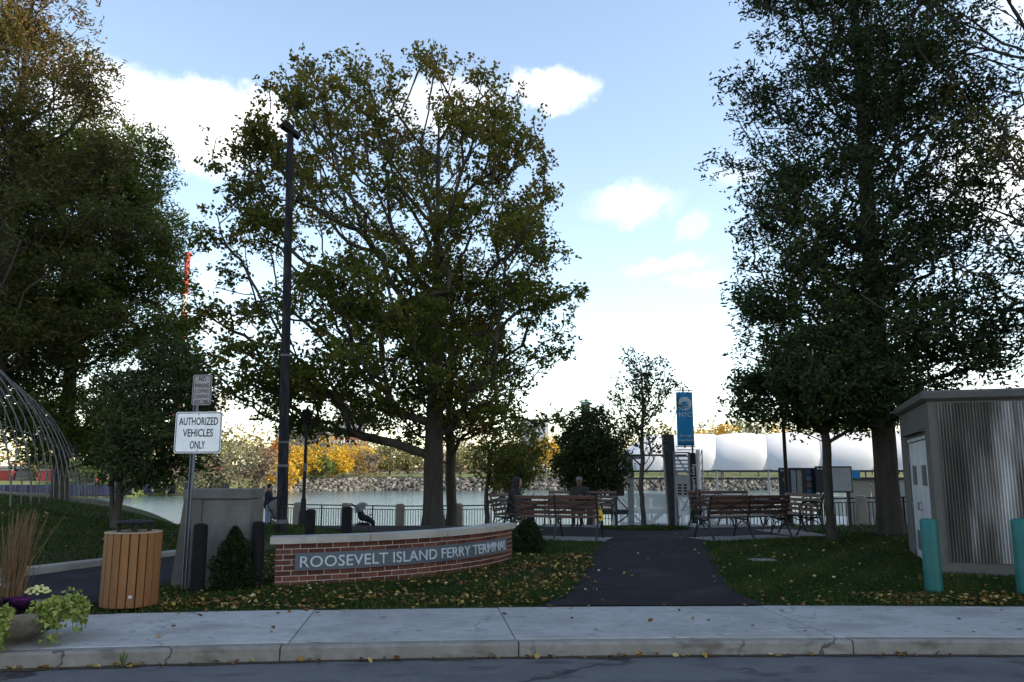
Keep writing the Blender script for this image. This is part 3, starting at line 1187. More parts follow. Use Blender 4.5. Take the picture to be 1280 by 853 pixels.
M_EVER = leafmat("evergreen_needle", [(0, (.008, .018, .008)), (.6, (.016, .032, .012)), (1, (.03, .05, .018))], .1)
g = ground_at(294, 736, .14)
shrub("evergreen_shrub", "small conical evergreen shrub in front of the concrete block wall", (g[0], g[1] - .12, gz(g[0], g[1]) - .01), .78, .26, 3, M_EVER, 5200, [(0, .7), (.15, 1), (.45, .95), (.75, .55), (1, .04)])
g = ground_at(655, 693, .15)
shrub("low_shrub", "low rounded dark shrub at the end of the brick sign wall", (g[0] + .05, g[1], gz(g[0], g[1]) - .01), .58, .32, 6, M_EVER, 4200, [(0, .8), (.3, 1), (.65, .85), (1, .15)], W=.03, L=.05)

# ------------------------------------------------------------------ brick sign wall
M_BRICK = surf("red_brick", (.135, .052, .036), (.085, .034, .026), scale=26, rough=.9, bump=.5, bscale=70, spec=.15, rand=.38)
M_MORTAR = surf("mortar", (.44, .41, .37), (.34, .31, .28), scale=20, rough=.95, bump=.3)
arc_pts = [ground_at(*p, .14) for p in ((342, 735), (428, 732.5), (508, 724.5), (567, 716.5), (640, 702.5))]
pa, pb, pc = [np.array(arc_pts[i][:2]) for i in (0, 2, 4)]


def circ(a, b, c):
    A = np.array([[b[0] - a[0], b[1] - a[1]], [c[0] - a[0], c[1] - a[1]]]) * 2
    B = np.array([b @ b - a @ a, c @ c - a @ a])
    o = np.linalg.solve(A, B)
    return o, np.linalg.norm(o - a)


AC, AR = circ(pa, pb, pc)
th0 = math.atan2(*(pa - AC)[::-1])
th1 = math.atan2(*(pc - AC)[::-1])
if th1 < th0:
    th1 += 2 * math.pi
ARC_L = AR * (th1 - th0)
WALL_Z = .13
BODY_H = .56
TH = .30


def arc(s, off=0.0):
    """point at arc length s on the street face, off = outward"""
    th = th0 + s / AR
    return np.array([AC[0] + (AR + off) * math.cos(th), AC[1] + (AR + off) * math.sin(th)]), th


wall = thing("sign_wall", "low curved red brick wall with pale stone coping carrying the ferry terminal name", "sign wall", (0, 0, 0))


def arc_solid(s0, s1, o0, o1, z0, z1, n=10, bev=0.0):
    V, F = [], []
    for i in range(n + 1):
        s = s0 + (s1 - s0) * i / n
        a, _ = arc(s, o0)
        b_, _ = arc(s, o1)
        V += [(a[0], a[1], z0), (b_[0], b_[1], z0), (b_[0], b_[1], z1), (a[0], a[1], z1)]
    for i in range(n):
        for k in range(4):
            k2 = (k + 1) % 4
            F.append((i * 4 + k, (i + 1) * 4 + k, (i + 1) * 4 + k2, i * 4 + k2))
    F.append((0, 1, 2, 3))
    F.append(tuple(n * 4 + k for k in (3, 2, 1, 0)))
    return MB().add(V, F)


arc_solid(.006, ARC_L - .006, -TH + .006, -.006, WALL_Z - .15, WALL_Z + BODY_H, 40).build("mortar_core", M_MORTAR, wall)
COURSE, BL, JT = .0685, .203, .010
brick_mesh = MB().box((0, 0, 0), (BL, .05, COURSE - JT), bev=.004).mesh("brick", M_BRICK)
half_mesh = MB().box((0, 0, 0), (BL / 2 - .005, .05, COURSE - JT), bev=.004).mesh("brick", M_BRICK)
rngb = random.Random(3)
ncourse = 8
for c in range(ncourse):
    z = WALL_Z + .012 + COURSE * (c + .5)
    s = 0.0
    first = True
    while s < ARC_L - .05:
        use_half = (first and c % 2) or (ARC_L - s < BL * .8)
        ln = (BL / 2 - .005) if use_half else BL
        p, th = arc(min(s + ln / 2, ARC_L - ln / 2), -.025 + rngb.uniform(-.002, .003))
        o = link("brick", half_mesh if use_half else brick_mesh, wall, loc=(p[0], p[1], z + rngb.uniform(-.001, .001)))
        o.rotation_euler = (0, rngb.uniform(-.006, .006), th + math.pi / 2)
        s += ln + JT
        first = False
    # the two ends, headers
    for s_end, sg in ((0.0, -1), (ARC_L, 1)):
        for q in range(1, 3):
            off = -.025 - q * .108
            p, th = arc(s_end + sg * -.024, off - (.0 if c % 2 else .02))
            o = link("brick", half_mesh, wall, loc=(p[0], p[1], z))
            o.rotation_euler = (0, 0, th)
mb = MB()
for c in range(ncourse):
    s = .1 * (c % 2) + .01
    while s < ARC_L - BL:
        p, th = arc(s + BL / 2, -TH + .012)
        mb.box((p[0], p[1], WALL_Z + .012 + COURSE * (c + .5)), (BL, .03, COURSE - JT), rz=th + math.pi / 2)
        s += BL + JT
mb.build("rear_brickwork", M_BRICK, wall, kind="stuff")
cop = [0, .28, .55, .77, 1.0]
for i in range(4):
    s0 = -.07 + (ARC_L + .14) * cop[i]
    s1 = -.07 + (ARC_L + .14) * cop[i + 1] - .008
    arc_solid(s0, s1, -TH - .05, .05, WALL_Z + BODY_H + .002, WALL_Z + BODY_H + .085, 10).build("coping_stone", M_STONE, wall)
# plaque with raised letters
def arc_s_of_px(px):
    ss = np.linspace(0, ARC_L, 400)
    best = min(ss, key=lambda s: abs(640 + 1000 * arc(s)[0][0] / (arc(s)[0][1] * .9866 + .1633 * -1.1) - px))
    return best


P0, P1 = arc_s_of_px(369), arc_s_of_px(631)
PZ0, PZ1 = WALL_Z + .215, WALL_Z + .44
M_PLAQ = surf("slate_blue_plaque", (.085, .10, .125), (.065, .078, .10), scale=5, rough=.55, spec=.4)
M_LETTER = surf("brushed_metal_letter", (.44, .52, .59), (.36, .43, .50), scale=12, rough=.45, metal=.0, spec=.5)
plaque = arc_solid(P0, P1, .004, .032, PZ0, PZ1, 30).build("plaque", M_PLAQ, wall)
STR = "ROOSEVELT ISLAND FERRY TERMINAL"
CAPH = .142
size = CAPH / .70


def width_of(s):
    me = text_mesh(s, size, 0, M_LETTER, 'LEFT')
    xs_ = [v.co.x for v in me.vertices]
    w_ = (min(xs_), max(xs_)) if xs_ else (0, 0)
    bpy.data.meshes.remove(me)
    return w_


bar_w = width_of("|")
starts = []
for i, ch in enumerate(STR):
    if ch == ' ':
        continue
    w1 = width_of(STR[:i + 1])[1]
    cw = width_of(ch)
    starts.append((ch, w1 - (cw[1] - cw[0]) / 2))
tot = starts[-1][1] + .06
lead = .045
kx = (P1 - P0 - 2 * lead) / (tot)
cache = {}
for ch, xc in starts:
    if ch not in cache:
        me = text_mesh(ch, size, .009, M_LETTER, 'LEFT', bold=.0004, sx=kx)
        xs_ = [v.co.x for v in me.vertices]
        ys_ = [v.co.y for v in me.vertices]
        me.transform(Matrix.Rotation(R(90), 4, 'X') @ Matrix.Translation((-(min(xs_) + max(xs_)) / 2, -(min(ys_) + max(ys_)) / 2, 0)))
        cache[ch] = me
    p, th = arc(P0 + lead + xc * kx, .040)
    link("letter", cache[ch], plaque, loc=(p[0], p[1], (PZ0 + PZ1) / 2), rz=th + math.pi / 2)

# ------------------------------------------------------------------ slatted litter bin
M_SLAT = surf("orange_timber", (.235, .108, .040), (.165, .072, .027), scale=5, rough=.6, spec=.3, stretch=(1, 1, .15), rand=.10)
M_BLACK = surf("black_steel", (.009, .009, .010), (.014, .014, .016), scale=8, rough=.6, spec=.2)
bx_, by_ = float(at(162, 740, 9.22)[0]), 9.22
litter = thing("litter_bin", "round litter bin of upright orange timber slats with a black rain cap", "litter bin", (bx_, by_, float(gz(bx_, by_))))
NS = 20
slat = MB().box((0, 0, 0), (.022, .080, .78), bev=.006).mesh("slat", M_SLAT)
for k in range(NS):
    t = 2 * math.pi * (k + .5) / NS
    link("slat", slat, litter, loc=(.285 * math.cos(t), .285 * math.sin(t), .43), rz=t)
MB().lathe([(.25, .03), (.268, .03), (.268, .80), (.25, .80), (.25, .06), (.0, .06)], 32).build("liner", M_BLACK, litter, smooth=True)
MB().lathe([(.262, .822), (.300, .822), (.300, .834), (.262, .834)], 40).add([], []).build("top_ring", surf("bin_rim", (.40, .30, .20), rough=.5), litter, smooth=True)
cap = MB().lathe([(.0, .925), (.205, .925), (.215, .935), (.205, .945), (.06, .965), (0, .967)], 32).build("rain_cap", M_BLACK, litter, smooth=True)
for k in range(4):
    t = 2 * math.pi * k / 4 + .5
    MB().box((.155 * math.cos(t), .155 * math.sin(t), .86), (.045, .045, .14), rz=t).build("cap_post", M_BLACK, cap)
MB().box((.298, 0, 0), (.004, .035, .03)).build("maker_plate", surf("pale_plate", (.6, .6, .58)), litter, rz=R(-64), loc=(0, 0, .16))

# ------------------------------------------------------------------ bowl planter
pl = thing("bowl_planter", "weathered concrete bowl planter spilling bright green vine onto the sidewalk", "planter", (-4.50, 7.47, .130))
M_BOWL = surf("aggregate_concrete", (.16, .15, .135), (.27, .25, .225), scale=55, rough=.95, bump=.6, bscale=70, big=(.08, .075, .065), bigscale=3)
MB().lathe([(.17, 0), (.19, .02), (.29, .05), (.39, .11), (.455, .19), (.485, .265), (.485, .28), (.445, .28), (.42, .24)], 48).build("bowl", M_BOWL, pl, smooth=True)
MB().lathe([(.0, .25), (.43, .245)], 24).build("soil", surf("potting_soil", (.02, .015, .01)), pl)
prng = np.random.default_rng(77)
def sprig_leaves(paths, per, L, W, jit, mat, name, parent, tfn=None):
    C, A = [], []
    for P in paths:
        P = np.array(P)
        for _ in range(per):
            t = prng.uniform(0, len(P) - 1.001)
            i = int(t)
            C.append(P[i] + (P[i + 1] - P[i]) * (t - i) + prng.normal(0, jit, 3))
    C = np.array(C)
    n_ = len(C)
    nrm = prng.normal(0, .55, (n_, 3)) + np.array([.15, -.5, .65])
    nrm /= np.linalg.norm(nrm, axis=1, keepdims=True)
    ax = prng.normal(0, 1, (n_, 3)) + np.array([0, 0, -.9])
    ax -= nrm * (ax * nrm).sum(1, keepdims=True)
    ax /= np.linalg.norm(ax, axis=1, keepdims=True)
    bb = np.cross(nrm, ax)
    s_ = prng.uniform(.65, 1.3, (n_, 1))
    ax, bb, nz = ax * L * s_, bb * W * s_, nrm * L * .22 * s_
    # heart-shaped leaf folded along its midrib: 6 corners, 2 quads
    V_ = np.stack([C, C + bb * .55 + ax * .12 + nz, C + bb * .30 + ax * .60 + nz * .7, C + ax, C - bb * .30 + ax * .60 + nz * .7, C - bb * .55 + ax * .12 + nz], 1).reshape(-1, 3)
    k6 = 6 * np.arange(n_)[:, None]
    F_ = np.concatenate([np.array([[0, 1, 2, 3]]) + k6, np.array([[0, 3, 4, 5]]) + k6])
    t_ = prng.uniform(0, 1, n_) if tfn is None else tfn(C)
    return link(name, np_mesh(name, V_, F_, mat, tint=np.repeat(t_, 6)), parent)


M_VINE = leafmat("chartreuse_leaf", [(0, (.12, .17, .03)), (.5, (.22, .28, .06)), (1, (.38, .40, .14))], .3)
paths = []
for k in range(20):
    az = prng.uniform(R(-32), R(45))
    r0, r1 = prng.uniform(.28, .42), prng.uniform(.50, .60)
    zd = prng.uniform(.08, .30)
    c, s = math.cos(az), math.sin(az)
    paths.append([(r0 * c, r0 * s, .28), (.46 * c, .46 * s, .34), (r1 * c, r1 * s, .30), ((r1 + .02) * c, (r1 + .02) * s, .31 - zd)])
for k in range(22):
    az = prng.uniform(R(-128), R(-62))
    r0, r1 = prng.uniform(.30, .42), prng.uniform(.50, .58)
    zd = prng.uniform(.12, .29)
    c, s = math.cos(az), math.sin(az)
    paths.append([(r0 * c, r0 * s, .27), (.46 * c, .46 * s, .31), (r1 * c, r1 * s, .26), ((r1 + .01) * c, (r1 + .01) * s, .30 - zd)])
vine = sprig_leaves(paths, 40, .043, .043, .024, M_VINE, "trailing_vine", pl)
mb = MB()
for P in paths:
    mb.tube(P, .004, 4)
mb.build("vine_stems", surf("vine_stem", (.14, .2, .05)), vine, kind="stuff")
M_KALE = leafmat("purple_kale_leaf", [(0, (.025, .012, .035)), (.5, (.06, .018, .075)), (1, (.16, .02, .13))], .15)
for (kx_, ky_) in ((-.06, -.26), (.20, -.16), (-.27, -.22), (.04, -.02)):
    V_, F_, T_ = [], [], []
    for ring, (nr_, rr_, tilt, t0) in enumerate(((12, .15, .45, .1), (10, .12, .8, .45), (8, .08, 1.1, .75), (6, .05, 1.35, 1.0))):
        for q in range(nr_):
            az = 2 * math.pi * (q + .5 * (ring % 2)) / nr_ + prng.uniform(-.15, .15)
            c, s = math.cos(az), math.sin(az)
            o0 = len(V_)
            for (f_, wd) in ((.15, .02), (.6, .065), (.9, .075), (1.05, .03)):
                rad_ = rr_ * f_ * math.cos(tilt) + .01
                zz = .27 + rr_ * f_ * math.sin(tilt) + .04 * ring * .4 + prng.uniform(-.006, .006)
                for sd in (-1, 1):
                    V_.append((kx_ + rad_ * c - sd * wd * .5 * s, ky_ + rad_ * s + sd * wd * .5 * c, zz + prng.uniform(-.01, .01)))
                    T_.append(min(1, t0 + prng.uniform(-.1, .1)))
            for j in range(3):
                F_.append((o0 + 2 * j, o0 + 2 * j + 1, o0 + 2 * j + 3, o0 + 2 * j + 2))
    link("kale", np_mesh("kale", np.array(V_), np.array(F_), M_KALE, tint=np.array(T_)), pl)
def mums(cx, cy, cz, r, mat, n_):
    mb_ = MB()
    for q in range(n_):
        a_, b_ = prng.uniform(0, 6.28), prng.uniform(0, 1) ** .5
        mb_.ball((cx + r * b_ * math.cos(a_), cy + r * b_ * .7 * math.sin(a_), cz + .05 * (1 - b_ * b_) + prng.uniform(-.01, .01)), (.016, .016, .010), 7, 4)
    return mb_.build("chrysanthemum", mat, pl, smooth=True)


mums(.17, .12, .40, .11, surf("pale_yellow_petal", (.62, .60, .30), (.5, .5, .2), scale=30), 60)
mums(-.20, .12, .45, .18, surf("white_petal", (.72, .73, .74), (.55, .57, .6), scale=30), 60)
mb = MB()
for q in range(190):
    a_, r_ = prng.uniform(0, 6.28), .11 * prng.uniform(0, 1) ** .5
    x0, y0 = -.06 + r_ * math.cos(a_), .08 + r_ * math.sin(a_)
    hgt = prng.uniform(.45, .92)
    dx, dy = prng.normal(.06, .10) * hgt, prng.normal(0, .09) * hgt
    mb.tube([(x0, y0, .25), (x0 + dx * .35, y0 + dy * .35, .25 + hgt * .5), (x0 + dx, y0 + dy, .25 + hgt)], [.0028, .0024, .0014], 3)
mb.build("dry_grass", surf("dry_grass_stalk", (.20, .125, .065), (.13, .08, .04), scale=10), pl)

# ------------------------------------------------------------------ sign post
M_STEEL = surf("galvanised_steel", (.20, .21, .24), (.14, .15, .18), scale=20, rough=.5, metal=.6)
M_WHITE_SIGN = surf("white_sign_face", (.84, .85, .87), (.78, .79, .81), scale=3, rough=.5, big=(.68, .69, .71), bigscale=3)
M_BLACK_PAINT = surf("black_paint", (.010, .010, .012), rough=.6)
sp = ground_at(230, 739, .135)
M_SIGNBACK = surf("sign_back", (.3, .3, .31), rough=.5, metal=.5)
sgn = thing("traffic_sign", "steel post with a white authorized vehicles sign and a smaller no parking sign above", "sign", (sp[0], sp[1], gz(sp[0], sp[1])), R(-6))
mb = MB()
mb.box((-.022, 0, 1.31), (.008, .045, 2.74)).box((.022, 0, 1.31), (.008, .045, 2.74)).box((0, .02, 1.31), (.036, .006, 2.74))
post = mb.build("post", M_STEEL, sgn)


def plate(w, h, z, name, lines, label, xo=0.0, red=False, y=-.032, tone=None):
    r_ = .03
    P = []
    for cx_, cz_, a0 in ((w / 2 - r_, h / 2 - r_, 0), (-w / 2 + r_, h / 2 - r_, 90), (-w / 2 + r_, -h / 2 + r_, 180), (w / 2 - r_, -h / 2 + r_, 270)):
        for k in range(5):
            a_ = R(a0 + 22.5 * k)
            P.append((xo + cx_ + r_ * math.cos(a_), z + cz_ + r_ * math.sin(a_)))

    def slab(sc_, y0, y1):
        m_ = MB()
        n_ = len(P)
        cx_, cz_ = xo, z
        Q = [(cx_ + (p[0] - cx_) * (1 - sc_ / (w / 2)), cz_ + (p[1] - cz_) * (1 - sc_ / (h / 2))) for p in P]
        m_.add([(q[0], y0, q[1]) for q in Q] + [(q[0], y1, q[1]) for q in Q],
               [tuple(range(n_))[::-1], tuple(range(n_, 2 * n_))] + [(i, (i + 1) % n_, n_ + (i + 1) % n_, n_ + i) for i in range(n_)])
        return m_
    o = slab(0, y, y + .004).build(name, M_SIGNBACK, sgn, label=label)
    slab(.0005, y - .0016, y - .0001).build("face", tone or M_WHITE_SIGN, o)
    # border line as a thin raised frame
    n_ = len(P)
    mbb = MB()
    ins0, ins1 = .010, .020
    A = [(xo + (p[0] - xo) * (1 - ins0 / (w / 2)), z + (p[1] - z) * (1 - ins0 / (h / 2))) for p in P]
    B = [(xo + (p[0] - xo) * (1 - ins1 / (w / 2)), z + (p[1] - z) * (1 - ins1 / (h / 2))) for p in P]
    mbb.add([(a[0], y - .0026, a[1]) for a in A] + [(b2[0], y - .0026, b2[1]) for b2 in B], [(i, n_ + i, n_ + (i + 1) % n_, (i + 1) % n_) for i in range(n_)])
    mbb.build("border", M_BLACK_PAINT if not red else MATS["maroon_ink"], o)
    for (txt, zz, sz, wid) in lines:
        me = text_mesh(txt, sz / .70, .0004, M_BLACK_PAINT if not red else MATS["maroon_ink"], bold=.0018 if sz > .05 else .0006)
        xs_ = [v.co.x for v in me.vertices]
        me.transform(Matrix.Diagonal((wid / (max(xs_) - min(xs_)), 1, 1, 1)))
        ys_ = [v.co.y for v in me.vertices]
        me.transform(Matrix.Translation((0, -(min(ys_) + max(ys_)) / 2, 0)))
        link("lettering", stand_text(me, xo, y - .0032, z + zz), o)
    for bz in (h / 2 - .035, -h / 2 + .035):
        MB().tube([(xo, y - .008, z + bz), (xo, y + .06, z + bz)], .008, 8).build("bolt", M_STEEL, o)
    return o


surf("maroon_ink", (.05, .022, .025), rough=.6)
zc = float(gz(sp[0], sp[1]))
zA = at(238, 541, sp[1])[2] - zc
zB = at(241, 488, sp[1])[2] - zc
plate(.635, .535, zA, "large_plate", [("AUTHORIZED", .145, .098, .53), ("VEHICLES", -.005, .098, .41), ("ONLY", -.16, .098, .205)], "white plate lettered authorized vehicles only", .07)
plate(.262, .40, zB, "small_plate", [("NO", .145, .062, .095), ("PARKING", .058, .052, .195), ("STOPPING", -.016, .048, .195), ("STANDING", -.085, .048, .195), ("ANY TIME", -.153, .046, .195)],
      "small dusty plate lettered no parking stopping standing any time", .085, red=True, tone=surf("dusty_sign_face", (.36, .35, .36), (.29, .27, .28), scale=5, rough=.6, big=(.23, .20, .19), bigscale=6))

# ------------------------------------------------------------------ concrete block wall
bw = ground_at(252, 741, .135)
Yb = bw[1] + .45
x0, x1, x2 = at(216, 690, Yb)[0], at(250, 690, Yb)[0], at(327, 655, Yb + .5)[0]
x_block = (x0, x2)
ztop = at(270, 611.5, Yb)[2]
zcap = at(270, 624, Yb)[2]
cb = thing("concrete_wall", "grey concrete block wall end with a capstone behind the sign post", "wall", (x1, Yb, .06))
M_PILAST = surf("tan_concrete", (.115, .105, .092), (.085, .078, .068), scale=5, rough=.9, bump=.3, big=(.065, .06, .054), bigscale=1.5)
mb = MB().prism([(0, 0), (x2 - x1, 0), (x2 - x1, .55), (0, .55)], 0, zcap - .06 - .006)
M_BLOCK = surf("weathered_block_concrete", (.135, .135, .128), (.095, .095, .09), scale=4, rough=.9, bump=.3, bscale=30, big=(.07, .07, .066), bigscale=1.6)
mb.build("wall_block", M_BLOCK, cb)
mb = MB()
dx0, tb = x0 - x1, x0 - x1 + (ztop - .06) * .085
mb.add([(dx0, -.03, 0), (-.003, -.03, 0), (-.003, .57, 0), (dx0, .57, 0), (tb, -.03, zcap - .066), (-.003, -.03, zcap - .066), (-.003, .57, zcap - .066), (tb, .57, zcap - .066)],
       [(0, 3, 2, 1), (4, 5, 6, 7), (0, 1, 5, 4), (1, 2, 6, 5), (2, 3, 7, 6), (3, 0, 4, 7)])
mb.build("battered_pier", M_PILAST, cb)
MB().box(((tb + x2 - x1) / 2 - .01, .27, (zcap + ztop) / 2 - .06), (x2 - x1 - tb + .01, .62, ztop - zcap), bev=.012).build("capstone", M_BLOCK, cb)

# ------------------------------------------------------------------ bollards
def bollard(label, px, py_top, py_base, Y, r, h, mat, group, name="bollard", dome=.5):
    x = at(px, py_base, Y)[0]
    z = float(gz(x, Y))
    root = thing(name, label, "bollard", (x, Y, z - .01), 0, group)
    MB().lathe([(r, -.05), (r, h - r * dome), (r * .93, h - r * dome * .55), (r * .7, h - r * dome * .2), (r * .35, h - r * dome * .03), (0, h)], 20).build("sleeve", mat, root, smooth=True)
    MB().lathe([(r * 1.16, 0), (r * 1.16, .02), (r * 1.02, .03)], 20).build("collar", mat, root, smooth=True)
    return root


M_RUB = surf("black_rubber", (.009, .009, .010), (.015, .015, .016), scale=10, rough=.85, spec=.08)
M_TEAL = surf("teal_paint", (.006, .105, .10), (.005, .080, .078), scale=7, rough=.5, spec=.3, big=(.008, .135, .13), bigscale=2.5)
bollard("black round-topped bollard standing in front of the concrete block wall", 246, 655, 740, 10.35, .088, .86, M_RUB, "black bollards")
bollard("black round-topped bollard beside the conical evergreen shrub", 320, 648, 728, 10.75, .080, .86, M_RUB, "black bollards")
bollard("black round-topped bollard behind the brick sign wall near the lamp post", 386, 641, 700, 13.0, .080, .90, M_RUB, "black bollards")
bollard("black round-topped bollard behind the brick sign wall near the pushchair", 432, 638, 700, 13.4, .085, .92, M_RUB, "black bollards")
bollard("teal painted steel bollard at the louvred door corner of the concrete shed", 1168, 650, 742, 10.3, .105, .92, M_TEAL, "teal bollards", dome=.28)
bollard("teal painted steel bollard in front of the ribbed panel of the shed", 1284, 648, 745, 10.15, .105, .93, M_TEAL, "teal bollards", dome=.28)

# ------------------------------------------------------------------ concrete shed
s0 = ground_at(1177, 718, .14)
s1 = ground_at(1138, 690.5, .16)
dirl = np.array([s1[0] - s0[0], s1[1] - s0[1]])
SD = 3.4
ang = math.atan2(dirl[1], dirl[0]) - math.pi / 2      # local +Y runs along the door side
shed = thing("utility_shed", "ribbed grey concrete utility shed with stained front and white double doors", "shed", (s0[0], s0[1], .10), ang)
SW, SH = 4.2, at(1150, 502, s0[1])[2] - .10
M_SHED = surf("shed_concrete", (.115, .107, .097), (.085, .08, .073), scale=3, rough=.92, bump=.3, bscale=40, big=(.085, .082, .077), bigscale=.9)
# vertical dark weather stains on the ribbed face
m_, nt, b = nodes_of("stained_ribbed_concrete")
tc = nt.nodes.new("ShaderNodeTexCoord")
mp = nt.nodes.new("ShaderNodeMapping")
mp.inputs["Scale"].default_value = (1.7, 1, .22)
nt.links.new(tc.outputs["Object"], mp.inputs[0])
nz = nt.nodes.new("ShaderNodeTexNoise")
nz.inputs["Scale"].default_value = 1.0
nz.inputs["Detail"].default_value = 6
nz.inputs["Roughness"].default_value = .6
nt.links.new(mp.outputs[0], nz.inputs["Vector"])
cr = nt.nodes.new("ShaderNodeValToRGB")
for e, (p_, c_) in zip([cr.color_ramp.elements[0], cr.color_ramp.elements[1], cr.color_ramp.elements.new(.5)], [(.36, (.038, .035, .032)), (.66, (.17, .152, .128)), (.52, (.108, .098, .085))]):
    e.position = p_
    e.color = col4(c_)
nt.links.new(nz.outputs["Fac"], cr.inputs[0])
n4 = nt.nodes.new("ShaderNodeTexNoise")
n4.inputs["Scale"].default_value = 40
nt.links.new(tc.outputs["Object"], n4.inputs["Vector"])
bp = nt.nodes.new("ShaderNodeBump")
bp.inputs["Strength"].default_value = .5
bp.inputs["Distance"].default_value = .01
nt.links.new(n4.outputs["Fac"], bp.inputs["Height"])
nt.links.new(bp.outputs[0], b.inputs["Normal"])
nt.links.new(cr.outputs[0], b.inputs["Base Color"])
b.inputs["Roughness"].default_value = .95
b.inputs["Specular IOR Level"].default_value = .15
M_RIB = m_
# body with recess for the doors on the side x=0 (door side faces -X local)
DY0, DY1, DH = .48, 2.60, 2.10
mb = MB()
mb.box(((SW + .12) / 2, SD / 2, SH / 2), (SW - .12, SD, SH))             # core set back .12 on the door side
mb.box((.06, DY0 / 2, SH / 2), (.12, DY0, SH))
mb.box((.06, (DY1 + SD) / 2, SH / 2), (.12, SD - DY1, SH))
mb.box((.06, (DY0 + DY1) / 2, (DH + SH) / 2), (.12, DY1 - DY0, SH - DH))
body = mb.build("wall_body", M_SHED, shed)
# ribs on the street face
RZ0, RZ1 = .22, SH - .03
V, F = [], []
x = .13
prof = [(0, -.001), (.003, -.030), (.017, -.030), (.020, -.001)]
pts = []
while x < SW - .1:
    pts += [(x + a, d) for a, d in prof]
    x += .042
for (xx, yy) in pts:
    V += [(xx, yy, RZ0), (xx, yy, RZ1)]
for i in range(len(pts) - 1):
    F.append((2 * i, 2 * i + 2, 2 * i + 3, 2 * i + 1))
for i in range(0, len(pts), 4):
    q = [2 * (i + k) for k in range(4)]
    F.append(tuple(q))
    F.append(tuple(a + 1 for a in q[::-1]))
MB().add(V, F).build("ribbed_panel", M_RIB, shed)
MB().box((SW / 2, -.04, .01), (SW + .04, .09, .10), bev=.01).build("plinth", M_SHED, shed)
# roof slab with chamfered underside
ov = .08
mb = MB()
zb, zm, zt = SH, SH + .04, SH + .16
V = []
for (o_, z_) in ((.02, zb), (ov, zm), (ov, zt - .03), (ov - .03, zt)):
    V += [(-o_, -o_, z_), (SW + o_, -o_, z_), (SW + o_, SD + o_, z_), (-o_, SD + o_, z_)]
F = [(3, 2, 1, 0), (12, 13, 14, 15)] + [(4 * j + k, 4 * j + (k + 1) % 4, 4 * j + 4 + (k + 1) % 4, 4 * j + 4 + k) for j in range(3) for k in range(4)]
mb.add(V, F).build("roof_slab", surf("roof_concrete", (.10, .096, .09), (.07, .068, .065), scale=4, rough=.95, bump=.4, big=(.07, .07, .065), bigscale=1.5), shed)
M_DOOR = surf("pale_door_paint", (.42, .44, .48), (.36, .38, .42), scale=3, rough=.55, big=(.28, .28, .30), bigscale=2)
M_LOUV = surf("louver_grey", (.09, .10, .12), rough=.6)
MB().box((.045, (DY0 + DY1) / 2, DH - .03), (.07, DY1 - DY0 - .01, .055)).build("door_header", M_DOOR, shed)
MB().box((-.045, (DY0 + DY1) / 2, DH + .075), (.09, DY1 - DY0 + .1, .05)).build("drip_hood", M_SHED, shed)
for k, (ya_, yb_) in enumerate(((DY0 + .01, (DY0 + DY1) / 2 - .004), ((DY0 + DY1) / 2 + .004, DY1 - .01))):
    d = MB().box((.05, (ya_ + yb_) / 2, DH / 2 - .02), (.05, yb_ - ya_, DH - .10), bev=.006).build("door", M_DOOR, shed)
    ym = (ya_ + yb_) / 2
    for (za, zb2, nn_) in ((1.32, 1.62, 8), (.22, .52, 8)):
        MB().box((.022, ym, (za + zb2) / 2), (.008, .44, zb2 - za + .03)).build("louver_back", M_LOUV, d)
        for q in range(nn_):
            zz = za + (zb2 - za) * (q + .5) / nn_
            MB().bar((.010, ym - .20, zz), (.010, ym + .20, zz), .022, .008).build("louver", M_LOUV, d)
    for zz in (.25, .95, 1.75):
        MB().tube([(.018, ya_ + .02 if k == 0 else yb_ - .02, zz - .05), (.018, ya_ + .02 if k == 0 else yb_ - .02, zz + .05)], .014, 8).build("hinge", M_STEEL, d)
    yh = (DY0 + DY1) / 2 + (-.06 if k == 0 else .06)
    MB().tube([(.02, yh, 1.02), (-.03, yh, 1.02), (-.03, yh, .90), (.02, yh, .90)], .009, 8).build("handle", M_STEEL, d)
MB().tube([(-.06, SD * .98, SH + .08), (-.16, SD * .98, SH + .06)], .018, 8).build("scupper", M_SHED, shed)

# ------------------------------------------------------------------ tall pole
M_POLE = surf("weathered_dark_pole", (.009, .009, .011), (.018, .019, .022), scale=6, rough=.8, spec=.1, big=(.045, .047, .05), bigscale=3.2, stretch=(2.5, 2.5, .55))
b0 = at(352, 667, 20.2)
t0 = at(363, 168, 20.2)
pz = float(gz(b0[0], 20.2))
pole = thing("light_pole", "tall dark weathered light pole with a flat floodlight head beside the oak", "light pole", (b0[0], 20.2, pz))
lx, lh = t0[0] - b0[0], t0[2] - pz
M_PATCH = surf("pale_band", (.12, .125, .135), rough=.6)
MB().tube([(lx * t_, 0, lh * t_ - .05 * (t_ == 0)) for t_ in np.linspace(0, 1, 12)], [.140 - .052 * t_ for t_ in np.linspace(0, 1, 12)], 12).build("shaft", M_POLE, pole, smooth=True)
for (z_, hh, r_) in ((.26, .10, .142), (1.62, .06, .137), (2.2, .04, .135), (4.4, .05, .122)):
    MB().tube([(lx * z_ / lh, 0, z_ - hh / 2), (lx * z_ / lh, 0, z_ + hh / 2)], r_ + .004, 12).build("band", M_PATCH, pole, smooth=True)
MB().box((-.155, -.02, 1.3), (.04, .10, .42)).build("notice_box", surf("pale_notice", (.42, .43, .44)), pole)
hd = MB()
hd.bar((lx - .20, -.05, lh + .22), (lx + .22, .12, lh - .03), .30, .10)
head = hd.build("flood_head", M_POLE, pole)
MB().bar((lx - .17, -.06, lh + .30), (lx + .06, .05, lh + .16), .22, .08).build("flood_visor", M_POLE, head)
